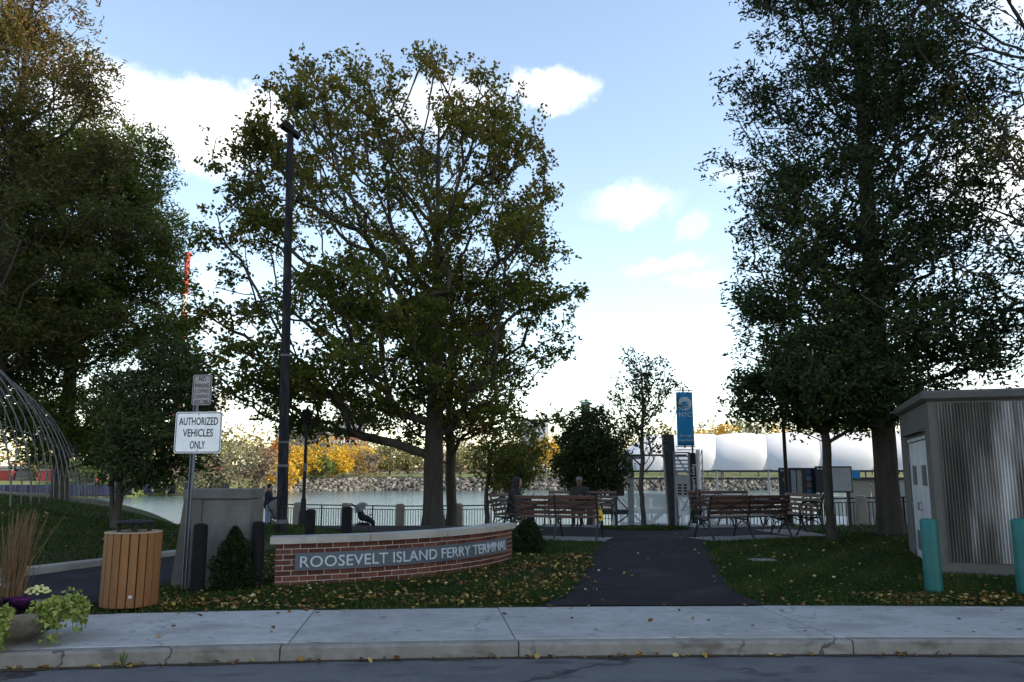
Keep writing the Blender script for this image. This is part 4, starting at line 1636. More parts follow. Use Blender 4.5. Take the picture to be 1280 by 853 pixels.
MB().bar((lx - .20, -.2, lh + .12), (lx - .20, .2, lh + .40), .04, .14).build("mount_plate", M_POLE, head)

# ------------------------------------------------------------------ lantern lamps
def lantern(label, px, py_base, Y, H):
    x = at(px, py_base, Y)[0]
    z = float(gz(x, Y))
    root = thing("street_lamp", label, "street lamp", (x, Y, z), 0, "black lantern street lamps")
    MB().lathe([(.20, 0), (.20, .10), (.15, .16), (.13, .55), (.10, .62), (.085, .95), (.06, 1.0), (.055, H * .55), (.05, H - .62), (.075, H - .60), (.075, H - .55), (.05, H - .52), (.10, H - .44)], 14).build("column", M_BLACK, root, smooth=True)
    hd_ = MB().lathe([(.10, H - .44), (.11, H - .42), (.19, H - .12), (.20, H - .10), (.11, H - .02), (.05, H + .02), (.03, H + .10), (0, H + .14)], 12).build("lantern_cap", M_BLACK, root, smooth=True)
    for k in range(6):
        t = 2 * math.pi * k / 6
        MB().tube([(.115 * math.cos(t), .115 * math.sin(t), H - .42), (.198 * math.cos(t), .198 * math.sin(t), H - .11)], .010, 5).build("lantern_rib", M_BLACK, hd_)
    return root


lantern("black lantern street lamp beside the tall weathered light pole", 378, 661, 26.5, at(378, 512, 26.5)[2] - float(gz(at(378, 661, 26.5)[0], 26.5)))
MB().tube([(0, 0, 1.86), (0, 0, 2.12)], .062, 12).build("notice_sleeve", M_PATCH, [o for o in bpy.data.objects if o.name == "street_lamp"][0], smooth=True)
lantern("black lantern street lamp rising into the small spreading tree by the map boards", 986, 655, 24.5, 4.2)

# ------------------------------------------------------------------ arched hoop frame on the mound
hoop = thing("hoop_frame", "barrel-shaped frame of thin arched metal hoops standing on the grass mound", "trellis")
M_HOOP = surf("dull_galvanised_hoop", (.12, .125, .13), (.07, .075, .08), scale=4, rough=.45, metal=.5)
axd = np.array([-7.1, 17.0]) / 18.42
prp = np.array([-axd[1], axd[0]])                    # toward the other foot
HR = 5.4
feet = []
for k in range(17):
    t = k / 16 * 1.15
    f_ = np.array([-10.45, 17.0]) + axd * 18.42 * t
    feet.append(f_)
    P = []
    for q in range(37):
        a_ = math.pi * q / 36
        sx_ = HR * (1 - math.cos(a_))
        z_ = 5.2 * math.sin(a_)
        p_ = f_ + prp * sx_
        P.append((p_[0], p_[1], z_ + float(gz(*f_)) - .03))
    MB().tube(P, .019 if k % 2 == 0 else .012, 6).build("hoop", M_HOOP, hoop, smooth=True)
for q in range(2, 35, 2):
    a_ = math.pi * q / 36
    sx_, z_ = HR * (1 - math.cos(a_)), 5.2 * math.sin(a_)
    P = []
    for f_ in feet:
        p_ = f_ + prp * sx_
        P.append((p_[0], p_[1], z_ + float(gz(*f_)) - .03))
    MB().tube(P, .008, 4).build("stringer", M_HOOP, hoop)
for k in range(0, 16):
    for q in range(1, 34, 2):
        pts_ = []
        for kk, qq in ((k, q), (k + 1, q + 2)):
            a_ = math.pi * qq / 36
            p_ = feet[kk] + prp * HR * (1 - math.cos(a_))
            pts_.append((p_[0], p_[1], 5.2 * math.sin(a_) + float(gz(*feet[kk])) - .03))
        MB().tube(pts_, .008, 4).build("diagonal", M_HOOP, hoop)

# ground plates in the right lawn and pale paint scuff on the path
for (px, py, w_, d_, lab) in ((953, 702, .42, .30, "flush grey utility cover plate in the lawn beside the footpath"),):
    g = ground_at(px, py, .15)
    mp_ = thing("utility_cover", lab, "cover plate", (g[0], g[1], float(gz(g[0], g[1]))))
    MB().box((0, 0, .012), (w_, d_, .03), bev=.006).build("plate", M_CONC, mp_)
    MB().lathe([(.09, .027), (.09, .031), (0, .031)], 16).build("lid", M_STEEL, mp_)

# ------------------------------------------------------------------ benches
M_WOOD = surf("bench_timber", (.115, .055, .038), (.075, .036, .026), scale=6, rough=.55, spec=.4, stretch=(.15, 1, 1), rand=.15)
M_IRON = surf("black_cast_iron", (.010, .010, .012), (.016, .016, .018), scale=12, rough=.55, spec=.4)


def make_bench(L):
    root = bpy.data.objects.new("park_bench", None)
    COL.objects.link(root)
    for x in (-L / 2, 0.0, L / 2):
        end = MB()
        end.tube([(x, -.16, 0), (x, -.10, .10), (x, -.02, .28), (x, .02, .42), (x, -.03, .62), (x, -.12, .90), (x, -.13, .93)], [.024, .020, .020, .022, .020, .017, .020], 6)
        end.tube([(x, .02, .40), (x, .25, .395), (x, .50, .41)], .020, 6)
        end.tube([(x, .60, 0), (x, .55, .08), (x, .50, .22), (x, .47, .33), (x, .50, .41), (x, .55, .44)], [.026, .020, .018, .018, .02, .018], 6)
        end.tube([(x, -.08, .14), (x, .06, .30), (x, .22, .36), (x, .38, .30), (x, .53, .12)], .014, 6)
        o = end.build("end_frame" if x else "middle_frame", M_IRON, root, smooth=True)
        if x:
            P = [(x, .265 + .235 * math.cos(t), .56 + .20 * math.sin(t)) for t in np.linspace(0, 2 * math.pi, 25)]
            MB().tube(P, .015, 6, cap=False).build("arm_hoop", M_IRON, o, smooth=True)
            P = [(x, .30 + .10 * math.cos(t), .53 + .09 * math.sin(t)) for t in np.linspace(0, 2 * math.pi, 17)]
            MB().tube(P, .010, 5, cap=False).build("arm_scroll", M_IRON, o, smooth=True)
            MB().tube([(x, -.05, .72), (x, .10, .76), (x, .27, .765), (x, .42, .74)], .017, 6).build("arm_rest", M_IRON, o, smooth=True)
    sl = MB().box((0, 0, 0), (L + .06, .072, .032), bev=.006).mesh("slat", M_WOOD)
    for k in range(6):
        link("slat", sl, root, loc=(0, .07 + .087 * k, .445 + .006 * abs(k - 2.5)))
    slb = MB().box((0, 0, 0), (L + .06, .030, .078), bev=.006).mesh("slat", M_WOOD)
    for z, y in ((.56, .022), (.665, -.012), (.77, -.048), (.885, -.088)):
        o = link("slat", slb, root, loc=(0, y, z))
        o.rotation_euler = (R(16), 0, 0)
    for s in (-1, 1):
        MB().tube([(s * L / 2, -.045, .54), (s * L / 4, -.09, .70), (0, -.125, .86)], .011, 5).build("back_brace", M_IRON, root, smooth=True)
        MB().tube([(0, -.045, .54), (s * L / 4, -.09, .70), (s * L / 2, -.125, .86)], .011, 5).build("back_brace", M_IRON, root, smooth=True)
    MB().bar((-L / 2, .24, .20), (L / 2, .24, .20), .02, .012).build("stretcher", M_IRON, root)
    return root


BG = "slatted park benches on the plaza"
proto = make_bench(1.85)
BENCHES = [((.96, 17.95), -17, "slatted bench seen from behind and a yellow bag at its end by the sign wall"),
           ((-.16, 20.1), -106, "slatted bench with the hooded sitter, its hoop arm behind the low shrub"),
           ((1.92, 22.5), 163, "slatted bench with the capped sitter facing the street in front of the dense round tree"),
           ((5.22, 18.05), 20, "slatted bench seen from behind on the strip bordering the lawn beside the footpath"),
           ((6.98, 19.75), 97, "slatted bench set sideways between the lawn tree and the map boards"),
           ((5.75, 22.5), 199, "slatted bench facing the street in front of the ferry pylon")]
benches = []
for i, ((x, y), rz, lab) in enumerate(BENCHES):
    o = proto if i == 0 else copy_tree(proto)
    o.location = (x, y, float(gz(x, y)) + .028)
    o.rotation_euler = (0, 0, R(rz))
    if i in (3,):
        o.scale = (1.10, 1, 1)
    tag(o, lab, "bench", BG)
    benches.append(o)
# concrete strips under the benches
M_STRIP = surf("bench_strip_concrete", (.20, .20, .19), (.15, .15, .145), scale=6, rough=.9, bump=.2)
for (x, y), rz, lab in BENCHES:
    mb = MB().box((0, .22, 0), (2.25, .95, .05), bev=.008)
    o = structure("pavement_strip", mb, M_STRIP, "concrete strip under a bench")
    o.location = (x, y, float(gz(x, y)) + .002)
    o.rotation_euler = (0, 0, R(rz))
# yellow bag on the bench end
ybag = MB()
for k in range(5):
    pass
ybag.add([(-.09, -.025, .0), (.09, -.025, .0), (.10, .03, .02), (-.10, .03, .02), (-.10, -.03, .16), (.095, -.03, .17), (.085, .02, .17), (-.09, .02, .16), (-.06, -.012, .31), (.05, -.012, .33), (.05, .012, .33), (-.06, .012, .31)],
         [(0, 3, 2, 1), (0, 1, 5, 4), (1, 2, 6, 5), (2, 3, 7, 6), (3, 0, 4, 7), (4, 5, 9, 8), (5, 6, 10, 9), (6, 7, 11, 10), (7, 4, 8, 11), (8, 9, 10, 11)])
M_YEL = surf("yellow_plastic", (.75, .52, .02), (.62, .40, .02), scale=12, rough=.4)
c17, s17 = math.cos(R(-17)), math.sin(R(-17))
bx2, by2 = .96 + .96 * c17 - .10 * s17, 17.95 + .96 * s17 + .10 * c17
yb = thing("carrier_bag", "small yellow bag hanging from the bench arm", "bag", (bx2, by2, float(gz(bx2, by2)) + .42))
yb.scale = (.72, .72, .72)
ybag.build("bag_body", M_YEL, yb)
MB().tube([(-.05, 0, .30), (-.03, 0, .42), (.03, 0, .42), (.05, 0, .31)], .006, 5).build("handle", M_YEL, yb)
MB().box((0, -.031, .10), (.10, .004, .07)).build("print_panel", M_BLACK_PAINT, yb)

# ------------------------------------------------------------------ people
def remesh(mb, voxel, smooth=6):
    me = mb.mesh("tmp")
    o = bpy.data.objects.new("tmp", me)
    COL.objects.link(o)
    m = o.modifiers.new("r", 'REMESH')
    m.mode = 'VOXEL'
    m.voxel_size = voxel
    m.use_smooth_shade = True
    s = o.modifiers.new("s", 'SMOOTH')
    s.iterations = smooth
    s.factor = .5
    dg = bpy.context.evaluated_depsgraph_get()
    out = bpy.data.meshes.new_from_object(o.evaluated_get(dg))
    bpy.data.objects.remove(o)
    bpy.data.meshes.remove(me)
    return out


def chain(mb, pts, flat=1.0):
    """pts: (x,y,z,r) joints; overlapping balls that taper between joints"""
    for a, b in zip(pts[:-1], pts[1:]):
        d = math.dist(a[:3], b[:3])
        n = max(2, int(d / (min(a[3], b[3]) * .45)) + 1)
        for k in range(n + 1):
            t = k / n
            r = a[3] + (b[3] - a[3]) * t
            mb.ball(tuple(a[i] + (b[i] - a[i]) * t for i in range(3)), (r, r * flat, r), 9, 6)


def person(label, loc, rz, sit, skin, top, legs, hair, hood=False, cap=None, phone=True, look=.35, group=None):
    """local +Y is where the person faces"""
    root = thing("person", label, "person", loc, rz)
    S = [sk for sk in (-1, 1)]
    hipz = .47 if sit else .92
    hip = (0, 0, hipz)
    chest = (0, .06 if sit else .02, hipz + .42)
    neck = (0, .09 if sit else .03, hipz + .55)
    head = (0, .15 if sit else .07, hipz + .69)
    body, jac, tro = MB(), MB(), MB()
    chain(body, [(0, 0, hipz, .10), (*chest, .12), (*neck, .05), (head[0], head[1] - .02, head[2] - .06, .06)])
    body.ball((head[0], head[1] - .01, head[2] + .02), (.076, .092, .112), 16, 12)
    body.ball((head[0], head[1] + .088, head[2] - .005), (.013, .020, .020), 8, 6)              # nose
    body.ball((head[0], head[1] + .062, head[2] - .065), (.03, .022, .022), 8, 6)               # chin
    for s in S:
        body.ball((s * .077, head[1] - .01, head[2] + .0), (.012, .02, .030), 8, 6)             # ears
    chain(jac, [(0, 0, hipz + .02, .155), (0, .02, hipz + .2, .150), (*chest, .165), (0, neck[1], neck[2] - .03, .085)])
    for s in S:
        sh = (s * .19, chest[1], hipz + .49, .078)
        el = (s * .25, chest[1] + .10, hipz + .24, .060)
        wr = (s * .10, chest[1] + .33, hipz + .32, .045)
        chain(jac, [(s * .09, chest[1], hipz + .50, .08), sh, el, wr])
        hx, hy, hz = wr[0] - s * .015, wr[1] + .055, wr[2] + .02
        chain(body, [(sh[0], sh[1], sh[2], .05), (el[0], el[1], el[2], .04), (wr[0], wr[1], wr[2], .03), (hx, hy, hz, .032)])
        for f in range(4):
            fx = hx + (f - 1.5) * .018
            chain(body, [(fx, hy + .01, hz, .010), (fx - s * .01, hy + .05, hz + .012, .009), (fx - s * .02, hy + .07, hz + .034 - .004 * f, .008)])
        chain(body, [(hx - s * .03, hy - .01, hz + .015, .011), (hx - s * .04, hy + .025, hz + .04, .009)])
        hp = (s * .09, 0, hipz, .095)
        if sit:
            kn, an_ = (s * .11, .46, hipz + .02, .070), (s * .11, .44, .09, .048)
        else:
            kn, an_ = (s * .10, .03, .48, .070), (s * .11, -.01 + .05 * s, .09, .050)
        chain(tro, [hp, kn, an_])
        chain(body, [(hp[0], hp[1], hp[2], .06), (kn[0], kn[1], kn[2], .045), (an_[0], an_[1], an_[2], .035)])
        sh_ = MB()
        chain(sh_, [(an_[0], an_[1] - .02, .05, .048), (an_[0], an_[1] + .10, .042, .042), (an_[0], an_[1] + .17, .036, .034)])
        link("shoe", remesh(sh_, .012), root).data.materials.append(M_BLACK_PAINT)
    if hood:
        hd = MB()
        hd.ball((head[0], head[1] - .045, head[2] + .03), (.115, .115, .135), 14, 10)
        chain(hd, [(0, neck[1] - .03, neck[2] - .02, .11), (0, head[1] - .06, head[2] - .02, .11)])
        link("hood", remesh(hd, .014), root).data.materials.append(top)
    else:
        h = MB()
        h.ball((head[0], head[1] - .030, head[2] + .045), (.086, .092, .10), 14, 10)
        link("hair", remesh(h, .012), root).data.materials.append(hair)
    if cap is not None:
        h = MB()
        h.ball((head[0], head[1] - .012, head[2] + .075), (.092, .102, .075), 14, 10)
        chain(h, [(-.04, head[1] + .10, head[2] + .07, .016), (.04, head[1] + .10, head[2] + .07, .016)])
        chain(h, [(-.03, head[1] + .13, head[2] + .062, .014), (.03, head[1] + .13, head[2] + .062, .014)])
        link("cap", remesh(h, .012), root).data.materials.append(cap)
    for name, mb, mat, vx in (("body", body, skin, .011), ("jacket", jac, top, .018), ("trousers", tro, legs, .018)):
        me = remesh(mb, vx)
        me.materials.clear()
        me.materials.append(mat)
        link(name, me, root)
    eye = MB()
    for s in S:
        eye.ball((s * .030, head[1] + .072, head[2] + .022), (.010, .008, .007), 8, 5)
    eye.build("eyes", M_BLACK_PAINT, root)
    MB().ball((0, head[1] + .081, head[2] - .040), (.022, .006, .006), 8, 5).build("mouth", surf("lip", (.25, .09, .08)), root)
    if phone:
        ph = MB().box((0, 0, 0), (.075, .010, .15), bev=.003).build("phone", M_BLACK_PAINT, None)
        ph.matrix_world = Matrix.Translation(loc) @ Matrix.Rotation(rz, 4, 'Z') @ Matrix.Translation((0, chest[1] + .44, hipz + .385)) @ Matrix.Rotation(R(-40), 4, 'X')
        tag(ph, "dark phone held by the " + label.split(" with")[0].replace("person in ", "person wearing "), "phone")
    return root


M_SKIN = surf("skin", (.36, .20, .14), (.32, .17, .12), scale=20, rough=.6)
M_SKIN_D = surf("skin_deep", (.16, .085, .055), (.13, .07, .045), scale=20, rough=.6)
M_HAIR = surf("dark_hair", (.012, .010, .009), rough=.6)
M_BLACKCOAT = surf("black_coat", (.012, .012, .015), (.020, .020, .024), scale=9, rough=.85)
M_NAVY = surf("navy_jacket", (.018, .024, .045), (.012, .016, .032), scale=7, rough=.85)
M_OLIVE = surf("charcoal_olive_jacket", (.028, .030, .024), (.018, .02, .017), scale=7, rough=.85)
M_JEANS = surf("pale_jeans", (.26, .30, .42), (.19, .23, .34), scale=8, rough=.9)
M_DARKT = surf("dark_trousers", (.02, .02, .024), rough=.9)


def on_bench(i, dx, dy=.24):
    b_ = benches[i]
    a_ = b_.rotation_euler[2]
    return (b_.location.x + dx * math.cos(a_) - dy * math.sin(a_), b_.location.y + dx * math.sin(a_) + dy * math.cos(a_), b_.location.z + .01), a_


l_, a_ = on_bench(1, .22)
person("person in a black hooded coat with head bowed sitting on the sideways bench", l_, a_, True, M_SKIN, M_BLACKCOAT, M_DARKT, M_HAIR, hood=True)
l_, a_ = on_bench(2, -.02)
person("person in a dark jacket and grey cap with hands together sitting on the rear bench", l_, a_, True, M_SKIN_D, M_OLIVE, M_DARKT, M_HAIR, cap=surf("grey_cap", (.14, .14, .15)), phone=False)
px_ = at(334, 640, 30.5)[0]
person("person in a navy jacket and pale jeans with a phone standing near the fence", (px_, 30.5, float(gz(px_, 30.5)) + .024), R(-62), False, M_SKIN, M_NAVY, M_JEANS, M_HAIR)

# ------------------------------------------------------------------ pushchairs
M_TYRE = surf("rubber_tyre", (.012, .012, .012), rough=.8)
M_ALU = surf("silver_frame", (.45, .46, .48), rough=.35, metal=.7)


def pushchair(label, px, Y, rz, fabric, hoodmat):
    x = at(px, 660, Y)[0]
    root = thing("pushchair", label, "pushchair", (x, Y, float(gz(x, Y)) + .024), rz)
    for sx in (-1, 1):
        for (yy, r_) in ((-.28, .15), (.36, .11)):
            P = [(sx * .26, yy + r_ * .88 * math.cos(t), r_ + r_ * .88 * math.sin(t)) for t in np.linspace(0, 2 * math.pi, 21)]
            w_ = MB().tube(P, r_ * .13, 6, cap=False).build("wheel", M_TYRE, root, smooth=True)
            mb = MB().tube([(sx * .26 - .02, yy, r_), (sx * .26 + .02, yy, r_)], .03, 8)
            for q in range(5):
                t = q * 2 * math.pi / 5
                mb.tube([(sx * .26, yy, r_), (sx * .26, yy + r_ * .85 * math.cos(t), r_ + r_ * .85 * math.sin(t))], .008, 5)
            mb.build("spokes", M_BLACK, w_)
        MB().tube([(sx * .24, -.28, .16), (sx * .23, -.06, .48), (sx * .22, -.34, .92), (sx * .21, -.50, 1.04)], .014, 6).build("push_arm", M_BLACK, root, smooth=True)
        MB().tube([(sx * .24, .36, .12), (sx * .23, .12, .38), (sx * .23, -.06, .48)], .014, 6).build("fork", M_BLACK, root, smooth=True)
    MB().tube([(-.21, -.50, 1.04), (0, -.53, 1.06), (.21, -.50, 1.04)], .018, 8).build("push_bar", M_BLACK, root, smooth=True)
    st = MB()
    chain(st, [(0, -.20, .86, .12), (0, -.10, .55, .14), (0, .14, .47, .12), (0, .30, .38, .09), (0, .36, .26, .07)])
    for s in (-1, 1):
        chain(st, [(s * .16, -.16, .80, .05), (s * .17, -.06, .52, .06), (s * .16, .16, .48, .05)])
    me = remesh(st, .02)
    me.materials.append(fabric)
    link("seat", me, root)
    hd = MB()
    V, F = [], []
    for i in range(9):
        ph = R(-35 + 145 * i / 8)
        for k in range(13):
            t = math.pi * k / 12
            V.append((.25 * math.cos(t), -.08 + .30 * math.sin(t) * math.sin(ph) * -1 + .0, .80 + .30 * math.sin(t) * math.cos(ph)))
    for i in range(8):
        for k in range(12):
            a = i * 13 + k
            F.append((a, a + 1, a + 14, a + 13))
    hd.add(V, F)
    o = hd.build("hood", hoodmat, root, smooth=True)
    o.modifiers.new("thick", 'SOLIDIFY').thickness = .012
    MB().box((0, -.02, .26), (.36, .42, .16), bev=.05).build("basket", fabric, root)
    MB().tube([(-.22, .20, .62), (0, .30, .64), (.22, .20, .62)], .014, 6).build("bumper_bar", M_BLACK, root, smooth=True)
    return root


M_PRAMB = surf("black_pram_fabric", (.015, .015, .018), rough=.85)
pushchair("black folding pushchair with a pale-lined hood parked by the fence", 455, 31.0, R(-70), M_PRAMB, surf("pale_hood_lining", (.30, .31, .33), (.10, .10, .11), scale=6, rough=.6))
pushchair("grey-brown pushchair beside the person in the navy jacket", 346, 29.6, R(-80), surf("taupe_pram_fabric", (.15, .14, .125), (.11, .10, .09), scale=6, rough=.9), surf("taupe_hood", (.18, .165, .15), (.13, .12, .11), scale=6, rough=.9))

# ------------------------------------------------------------------ waterside fence
M_FPOST = surf("concrete_fence_post", (.30, .275, .225), (.24, .22, .18), scale=5, rough=.9, bump=.3, big=(.17, .155, .13), bigscale=2, rand=.06)
M_FENCE = surf("black_fence_steel", (.006, .006, .008), (.010, .010, .012), scale=9, rough=.7, spec=.15)


def fx_of_px(px):
    xs_ = np.linspace(-25, 22, 4000)
    v_ = 640 + 1000 * xs_ / (fence_y(xs_) * .9866 - 1.9 * .1633)
    return float(xs_[np.argmin(abs(v_ - px))])


def fence(label, xposts, conc):
    root = thing("waterside_fence", label, "fence", (0, 0, 0), 0)
    ang_ = math.atan2(-.36, 1)
    for x in conc:
        y = float(fence_y(x))
        z = float(gz(x, y))
        MB().lathe([(.185, -.1), (.185, 1.08), (.17, 1.13), (.10, 1.16), (0, 1.165)], 10).build("post", M_FPOST, root, loc=(x, y, z), smooth=True)
    for xa, xb in zip(xposts[:-1], xposts[1:]):
        A = Vector((xa, float(fence_y(xa)), float(gz(xa, float(fence_y(xa)))) + .02))
        B = Vector((xb, float(fence_y(xb)), float(gz(xb, float(fence_y(xb)))) + .02))
        mb = MB()
        up = Vector((0, 0, 1))
        mb.bar(A + up * 1.04, B + up * 1.04, .06, .045)
        mb.bar(A + up * .90, B + up * .90, .035, .03)
        mb.bar(A + up * .12, B + up * .12, .035, .03)
        d_ = B - A
        nseg = 2
        for k in range(nseg + 1):
            P = A + d_ * (k / nseg)
            mb.bar(P, P + up * 1.04, .05, .05)
        pn = mb.build("panel", M_FENCE, root)
        n_ = int(d_.length / .115)
        pk = MB()
        for k in range(1, n_):
            P = A + d_ * (k / n_)
            pk.bar(P + up * .12, P + up * .90, .022, .022)
        pk.build("pickets", M_FENCE, pn, kind="stuff")
    return root


c1 = [fx_of_px(p) for p in (306, 372, 432, 500, 573, 656, 742)]
fence("black steel picket fence with round concrete posts along the water behind the oak", [c1[0] - .6] + c1[:] + [3.7], c1)
c2 = [fx_of_px(p) for p in (905, 1001)]
c3 = [10.1, 11.75, 14.2, 16.8]
fence("black steel picket fence with concrete posts behind the map boards", [7.6, 10.1, 11.75, 14.2, 16.8, 19.5], c3[1:])

# ------------------------------------------------------------------ ferry landing
M_WHITE = surf("white_paint", (.84, .85, .86), (.78, .79, .80), scale=2, rough=.5)
M_SILVER = surf("silver_paint", (.30, .32, .34), (.24, .26, .28), scale=3, rough=.45, metal=.4)
M_MEMB = surf("white_membrane", (.66, .67, .69), (.62, .63, .65), scale=.6, rough=.6, big=(.57, .58, .61), bigscale=.25)
M_DKSTEEL = surf("dark_grey_steel", (.05, .055, .06), (.035, .038, .042), scale=3, rough=.5)
M_GLASS = surf("frosted_screen", (.34, .38, .38), (.30, .34, .34), scale=1.2, rough=.25, spec=.5)
cdir = np.array([.955, -.297])
cprp = np.array([.297, .955])
C0 = at(778, 590, 62)[:2]
barge = thing("ferry_landing", "floating ferry landing with white scalloped membrane canopy on steel columns", "ferry landing", (C0[0], C0[1], -2.35), math.atan2(cdir[1], cdir[0]))
NB, BW_, HALF, CH = 12, 3.55, 3.6, 2.65
ZB = at(900, 588, 58)[2] + 2.35
MB().box((NB * BW_ / 2, 2.0, -.6), (NB * BW_ + 2, 9.5, 1.2), bev=.1).build("pontoon", M_DKSTEEL, barge)
MB().box((NB * BW_ / 2, 2.0, .02), (NB * BW_ + 1.6, 9.1, .04)).build("deck", M_CONC, barge)
for i in range(NB):
    V, F = [], []
    nu, nv = 12, 22
    for a in range(nu + 1):
        u_ = a / nu
        bulge = 1 + .055 * (math.sin(math.pi * u_) ** .6 if 0 < u_ < 1 else 0)
        endf = 1.0
        if i == 0:
            endf = min(1, .55 + .45 * math.sin(min(1, u_ * 1.2) * math.pi / 2))
        for q in range(nv + 1):
            t_ = math.pi * q / nv
            V.append((i * BW_ + u_ * (BW_ - .03), 1.8 - HALF * bulge * math.cos(t_), ZB + CH * (bulge * endf) * max(0, math.sin(t_)) ** .85))
    for a in range(nu):
        for q in range(nv):
            k = a * (nv + 1) + q
            F.append((k, k + nv + 1, k + nv + 2, k + 1))
    MB().add(V, F).build("membrane_bay", M_MEMB, barge, smooth=True)
for i in range(NB + 1):
    P = [(i * BW_ - .015, 1.8 - HALF * .985 * math.cos(t_), ZB - .02 + CH * .97 * max(0, math.sin(t_)) ** .85 * (.55 if i == 0 else 1)) for t_ in np.linspace(0, math.pi, 23)]
    MB().tube(P, .05, 6).build("arch", M_WHITE, barge, smooth=True)
    for yy in (1.8 - HALF, 1.8 + HALF):
        MB().tube([(i * BW_, yy, 0), (i * BW_, yy, ZB)], .09, 8).build("column", M_SILVER, barge, smooth=True)
for yy in (1.8 - HALF, 1.8 + HALF):
    MB().box((NB * BW_ / 2, yy, ZB - .05), (NB * BW_ + .3, .16, .16)).build("eaves_beam", M_DKSTEEL, barge)
    MB().box((NB * BW_ / 2, yy, ZB - .62), (NB * BW_ + .3, .08, .09)).build("rail_beam", M_DKSTEEL, barge)
for i in range(NB):
    if i in (0, 1, 2, 4, 8, 9):
        for q in range(3):
            MB().box((i * BW_ + .1 + (q + .5) * (BW_ - .2) / 3, 1.8 - HALF + .12, 1.25), ((BW_ - .2) / 3 - .03, .03, 2.3)).build("screen_panel", M_GLASS, barge)
MB().box((NB * BW_ / 2, -2.6, .55), (NB * BW_, .06, 1.1)).build("white_bulwark", M_WHITE, barge)
MB().box((8.9, .3, 1.6), (1.1, .5, .9)).build("ticket_box", M_DKSTEEL, barge)

# gangway with white truss sides
gA, gB = np.array([3.95, 31.6]), np.array([8.6, 30.2])
gang = thing("gangway", "white truss-sided gangway leading down to the ferry landing", "gangway", (0, 0, 0))
gd = (gB - gA) / np.linalg.norm(gB - gA)
gn = np.array([-gd[1], gd[0]])
glen = float(np.linalg.norm(gB - gA))
for off, nm in ((0, 0), (1.7, 1)):
    mb = MB()

    def gp(s, z):
        p = gA + gd * s + gn * off
        return (p[0], p[1], z)
    zb_, zt_ = -.40, .76
    mb.bar(gp(0, zt_), gp(glen, zt_), .12, .15)
    mb.bar(gp(0, zb_), gp(glen, zb_), .10, .12)
    mb.bar(gp(0, .20), gp(glen, .20), .08, .14)
    tr = mb.build("truss_chords", M_WHITE, gang)
    nbay = 4
    for k in range(nbay + 1):
        MB().bar(gp(glen * k / nbay, zb_), gp(glen * k / nbay, zt_), .11, .11).build("truss_post", M_WHITE, tr)
    for k in range(nbay):
        a, b2 = (k, k + 1) if k % 2 else (k + 1, k)
        MB().bar(gp(glen * a / nbay, zb_), gp(glen * b2 / nbay, zt_), .10, .10).build("truss_diagonal", M_WHITE, tr)
    pk = MB()
    for k in range(1, 40):
        pk.bar(gp(glen * k / 40, zb_), gp(glen * k / 40, .20), .012, .012)
    pk.build("balusters", M_SILVER, tr, kind="stuff")
mb = MB()
for k in range(2):
    pass
q0, q1 = gA, gB
mb.add([(q0[0], q0[1], -.42), (q1[0], q1[1], -.42), (q1[0] + gn[0] * 1.7, q1[1] + gn[1] * 1.7, -.42), (q0[0] + gn[0] * 1.7, q0[1] + gn[1] * 1.7, -.42)], [(0, 1, 2, 3)])
mb.build("walkway", M_SILVER, gang)
MB().bar((gB[0], gB[1] + .8, -.42), (gB[0] + 9, gB[1] + 24, -2.2), 1.7, .12).build("ramp", M_SILVER, gang)

# entry portal
Yp = 28.0
pt = thing("entry_portal", "grey steel entry portal with a thin flat roof blade at the gangway", "portal", (at(789, 655, Yp)[0], Yp, float(gz(4.2, Yp))))
zt = at(789, 574, Yp)[2] - pt.location.z
MB().box((0, 0, zt / 2), (.20, .16, zt)).build("post", M_SILVER, pt)
MB().box((-.02, 0, zt + .05), (.95, .5, .10)).build("bracket", M_SILVER, pt)
MB().box((.62, .05, zt + .13), (2.6, .7, .05)).build("roof_blade", M_DKSTEEL, pt)
MB().tube([(1.55, .5, 0), (1.55, .5, zt + .1)], .06, 8).build("rear_post", M_SILVER, pt, smooth=True)
MB().box((-.62, 0, .62), (1.1, .05, .16)).build("side_rail", M_DKSTEEL, pt)
MB().bar((-.05, 0, .55), (-.75, 0, 0.05), .04, .04).build("strut", M_DKSTEEL, pt)
MB().bar((-.05, 0, .65), (-.55, 0, 1.2), .04, .04).build("strut", M_DKSTEEL, pt)

# ferry pylon with banner
Yq = 27.2
xq = at(846, 655, Yq)[0]
zq = float(gz(xq, Yq))
py = thing("ferry_pylon", "grey lattice ferry stop pylon with notice board and blue hanging banner", "pylon", (xq, Yq, zq))


def pz_(py_, Y=Yq):
    return at(850, py_, Y)[2] - zq


def pxx(px):
    return at(px, 600, Yq)[0] - xq


mb = MB()
xa_, xb_ = pxx(832), pxx(846)
mb.add([(xa_ + .12, .15, 0), (xb_ + .06, .15, 0), (xb_ + .06, .45, 0), (xa_ + .12, .45, 0), (xa_ - .02, .15, pz_(543)), (xb_ - .02, .15, pz_(543)), (xb_ - .02, .45, pz_(543)), (xa_ - .02, .45, pz_(543))],
       [(0, 3, 2, 1), (4, 5, 6, 7), (0, 1, 5, 4), (1, 2, 6, 5), (2, 3, 7, 6), (3, 0, 4, 7)])
mb.build("dark_fin", M_DKSTEEL, py)
for px in (843.5, 862):
    MB().box((pxx(px), 0, pz_(565) / 2), (.07, .10, pz_(565))).build("upright", M_SILVER, py)
for k in range(6):
    z_ = pz_(590) + (pz_(566) - pz_(590)) * k / 5
    MB().bar((pxx(845), 0, z_), (pxx(861), 0, z_), .05, .045).build("rung", M_SILVER, py)
MB().bar((pxx(845), -.01, pz_(568)), (pxx(860), -.01, pz_(592)), .04, .04).build("brace", M_SILVER, py)
